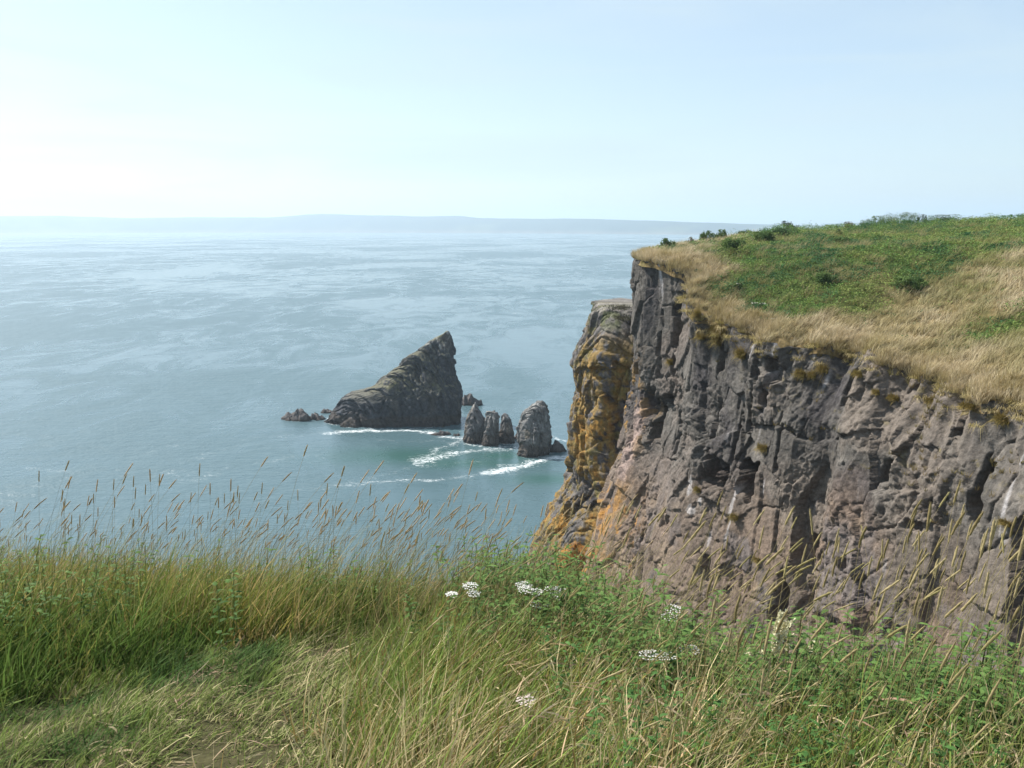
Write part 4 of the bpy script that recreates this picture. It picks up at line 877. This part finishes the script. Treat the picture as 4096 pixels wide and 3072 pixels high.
def plume(px, py, h, length, branches, label):
    p = near_hit(px, py, h); root = thing('cream_plume', label, 'wildflower', p, group='cream flower plumes')
    b = MB(); t = np.linspace(0, 1, 5)[:, None]; V, F = tube(np.array([0, 0, 0])+np.array([.02, 0, h-length*.2])*t, .003, 4); b.add(V, F, (.16, .2, .06)); b.build('stem', M_stem, root)
    b = MB()
    for i in range(branches):
        a = rng.random()*6.28; z0 = h-length+rng.random()*length*.35; ln = length*rng.uniform(.45, 1)*(1 if i else 1.0); tip = np.array([.25*ln*math.cos(a), .25*ln*math.sin(a), ln])
        if z0+tip[2] > h: tip[2] = h-z0
        m = 230; k_ = rng.random(m); q = np.array([.02, 0, z0])+tip*k_[:, None]+np.array([.2*ln, 0, 0])*(k_**2)[:, None]+rng.standard_normal((m, 3))*.0055*(1.1-k_[:, None])
        d = unit(rng.standard_normal((m, 3))+[0, 0, .6]); c = mixc(np.tile((.70, .64, .38), (m, 1)), (.78, .76, .60), rng.random(m))
        b.add(*strips(q, d, np.zeros((m, 3)), unit(np.cross(d, rng.standard_normal((m, 3)))), rng.uniform(.008, .015, m), rng.uniform(.006, .010, m), (.5, 1, .3), c, c))
    b.build('flower_spike', M_petal, root)
plume(775, 590, .56, .19, 11, 'largest cream flower plume, against the tan cliff at the lip')
plume(786, 612, .46, .10, 2, 'short thin cream spike right of the largest plume')
plume(746, 650, .4, .12, 4, 'cream plume lower in the dark green clump')
plume(812, 600, .42, .08, 3, 'loose yellowish plume beside the leafy weed stem')
def weed(px, py, h, label, nl=26, y0=2.):
    p = near_hit(px, py, h, y0); root = thing('leafy_weed', label, 'weed', p, group='leafy weeds on the lip')
    t = np.linspace(0, 1, 6)[:, None]; P = np.array([0, 0, 0])+np.array([.03, 0, h])*t; b = MB(); V, F = tube(P, np.linspace(.004, .002, 6)[:, 0] if False else .003, 4); b.add(V, F, (.10, .09, .05)); b.build('stem', M_stem, root)
    b = MB(); k_ = np.sort(rng.uniform(.25, 1, nl)); a = np.arange(nl)*2.4; q = np.stack([.03*k_, 0*k_, h*k_], 1); c = mixc(np.tile((.05, .10, .028), (nl, 1)), (.11, .19, .05), rng.random(nl))
    b.add(*strips(q, unit(np.stack([np.cos(a), np.sin(a), .5+0*a], 1)), np.tile((.05, 0, -.5), (nl, 1)), unit(np.stack([-np.sin(a), np.cos(a), .2*rng.standard_normal(nl)], 1)), rng.uniform(.05, .09, nl)*(1.1-.4*k_), rng.uniform(.015, .024, nl), (.15, .9, .8, .05), c, c*1.1)); b.build('leaves', M_leaf, root)
weed(797, 583, .58, 'tall leafy weed in front of the cliff, right of the cream plumes'); weed(330, 545, .7, 'leafy weed poking above the grass bank below the fin-shaped stack', 30, 5.2)
weed(46, 548, .75, 'leafy weed at the left end of the grass bank', 22, 5.4); weed(985, 598, .55, 'leafy weed at right among the timothy before the cliff', 22); weed(500, 548, .5, 'bushy weed at the lip left of the orange cliff foot', 34); weed(520, 556, .5, 'second bushy weed on the lip, nearer the orange cliff foot', 34)

# ------------------------------------------------------------------ haze, sky, sun, camera
bx = np.array([(x, y, z) for x in (-23000, 23000) for y in (-560, 22000) for z in (-5.5, 330)], float)
bf = np.array([(0, 1, 3, 2), (4, 6, 7, 5), (0, 4, 5, 1), (2, 3, 7, 6), (0, 2, 6, 4), (1, 5, 7, 3)])
m, nt, N, Lk = new_mat('haze air'); o_ = N.new('ShaderNodeOutputMaterial'); pv = N.new('ShaderNodeVolumePrincipled')
pv.inputs['Color'].default_value = (.68, .81, .92, 1); pv.inputs['Density'].default_value = 1.65e-4; pv.inputs['Anisotropy'].default_value = .3; Lk.new(pv.outputs[0], o_.inputs['Volume'])
link('haze', raw_mesh('haze', bx, bf, None, False), m, kind='stuff', label='pale sea haze over the whole bay', category='haze')

w = bpy.data.worlds.new('World'); scene.world = w; w.use_nodes = True; nt = w.node_tree; N = nt.nodes; Lk = nt.links; N.clear()
wo = N.new('ShaderNodeOutputWorld'); bg = N.new('ShaderNodeBackground'); sky = N.new('ShaderNodeTexSky'); sky.sky_type = 'NISHITA'; sky.sun_disc = False
sky.sun_elevation = SUN_EL; sky.sun_rotation = SUN_AZ; sky.altitude = 60; sky.air_density = 1.0; sky.dust_density = 1.0; sky.ozone_density = 1.5
bg.inputs['Strength'].default_value = .10
# thin streaks of high cloud
tc = N.new('ShaderNodeTexCoord'); mp = N.new('ShaderNodeMapping'); mp.inputs['Scale'].default_value = (1.0, 1.4, 9); mp.inputs['Rotation'].default_value = (0, .12, 0); Lk.new(tc.outputs['Generated'], mp.inputs['Vector'])
nz = N.new('ShaderNodeTexNoise'); nz.inputs['Scale'].default_value = 2.2; nz.inputs['Detail'].default_value = 5; nz.inputs['Roughness'].default_value = .5; nz.inputs['Distortion'].default_value = .6; Lk.new(mp.outputs[0], nz.inputs['Vector'])
mr = N.new('ShaderNodeMapRange'); mr.interpolation_type = 'SMOOTHSTEP'; mr.inputs[1].default_value = .42; mr.inputs[2].default_value = .75; mr.inputs[3].default_value = .42; mr.inputs[4].default_value = .82; Lk.new(nz.outputs['Fac'], mr.inputs[0])
mx = N.new('ShaderNodeMix'); mx.data_type = 'RGBA'; mx.inputs['B'].default_value = (3.75, 4.55, 4.95, 1); Lk.new(mr.outputs[0], mx.inputs['Factor']); Lk.new(sky.outputs[0], mx.inputs['A'])
Lk.new(mx.outputs['Result'], bg.inputs['Color']); Lk.new(bg.outputs[0], wo.inputs['Surface'])
sl = bpy.data.lights.new('sun', 'SUN'); sl.energy = 4.9; sl.angle = R(.53); sl.color = (1, .96, .9); so = bpy.data.objects.new('sun', sl); COL.objects.link(so)
from mathutils import Vector
sd = Vector((math.sin(SUN_AZ)*math.cos(SUN_EL), math.cos(SUN_AZ)*math.cos(SUN_EL), math.sin(SUN_EL)))
so.rotation_euler = sd.to_track_quat('Z', 'Y').to_euler(); so.location = (-30, 10, 90)
cd = bpy.data.cameras.new('camera'); cd.sensor_width = 36; cd.lens = 36*F_PX/1024; cd.clip_start = .05; cd.clip_end = 60000
co = bpy.data.objects.new('camera', cd); COL.objects.link(co); co.location = (0, 0, CAM_Z); co.rotation_euler = (math.pi/2-PITCH, 0, 0); scene.camera = co
vs = scene.view_settings; vs.view_transform = 'Standard'; vs.look = 'None'; vs.exposure = 0.85; vs.gamma = 1; vs.use_curve_mapping = False
scene.cycles.use_denoising = True; scene.cycles.max_bounces = 6; scene.cycles.volume_bounces = 1; scene.cycles.transparent_max_bounces = 6
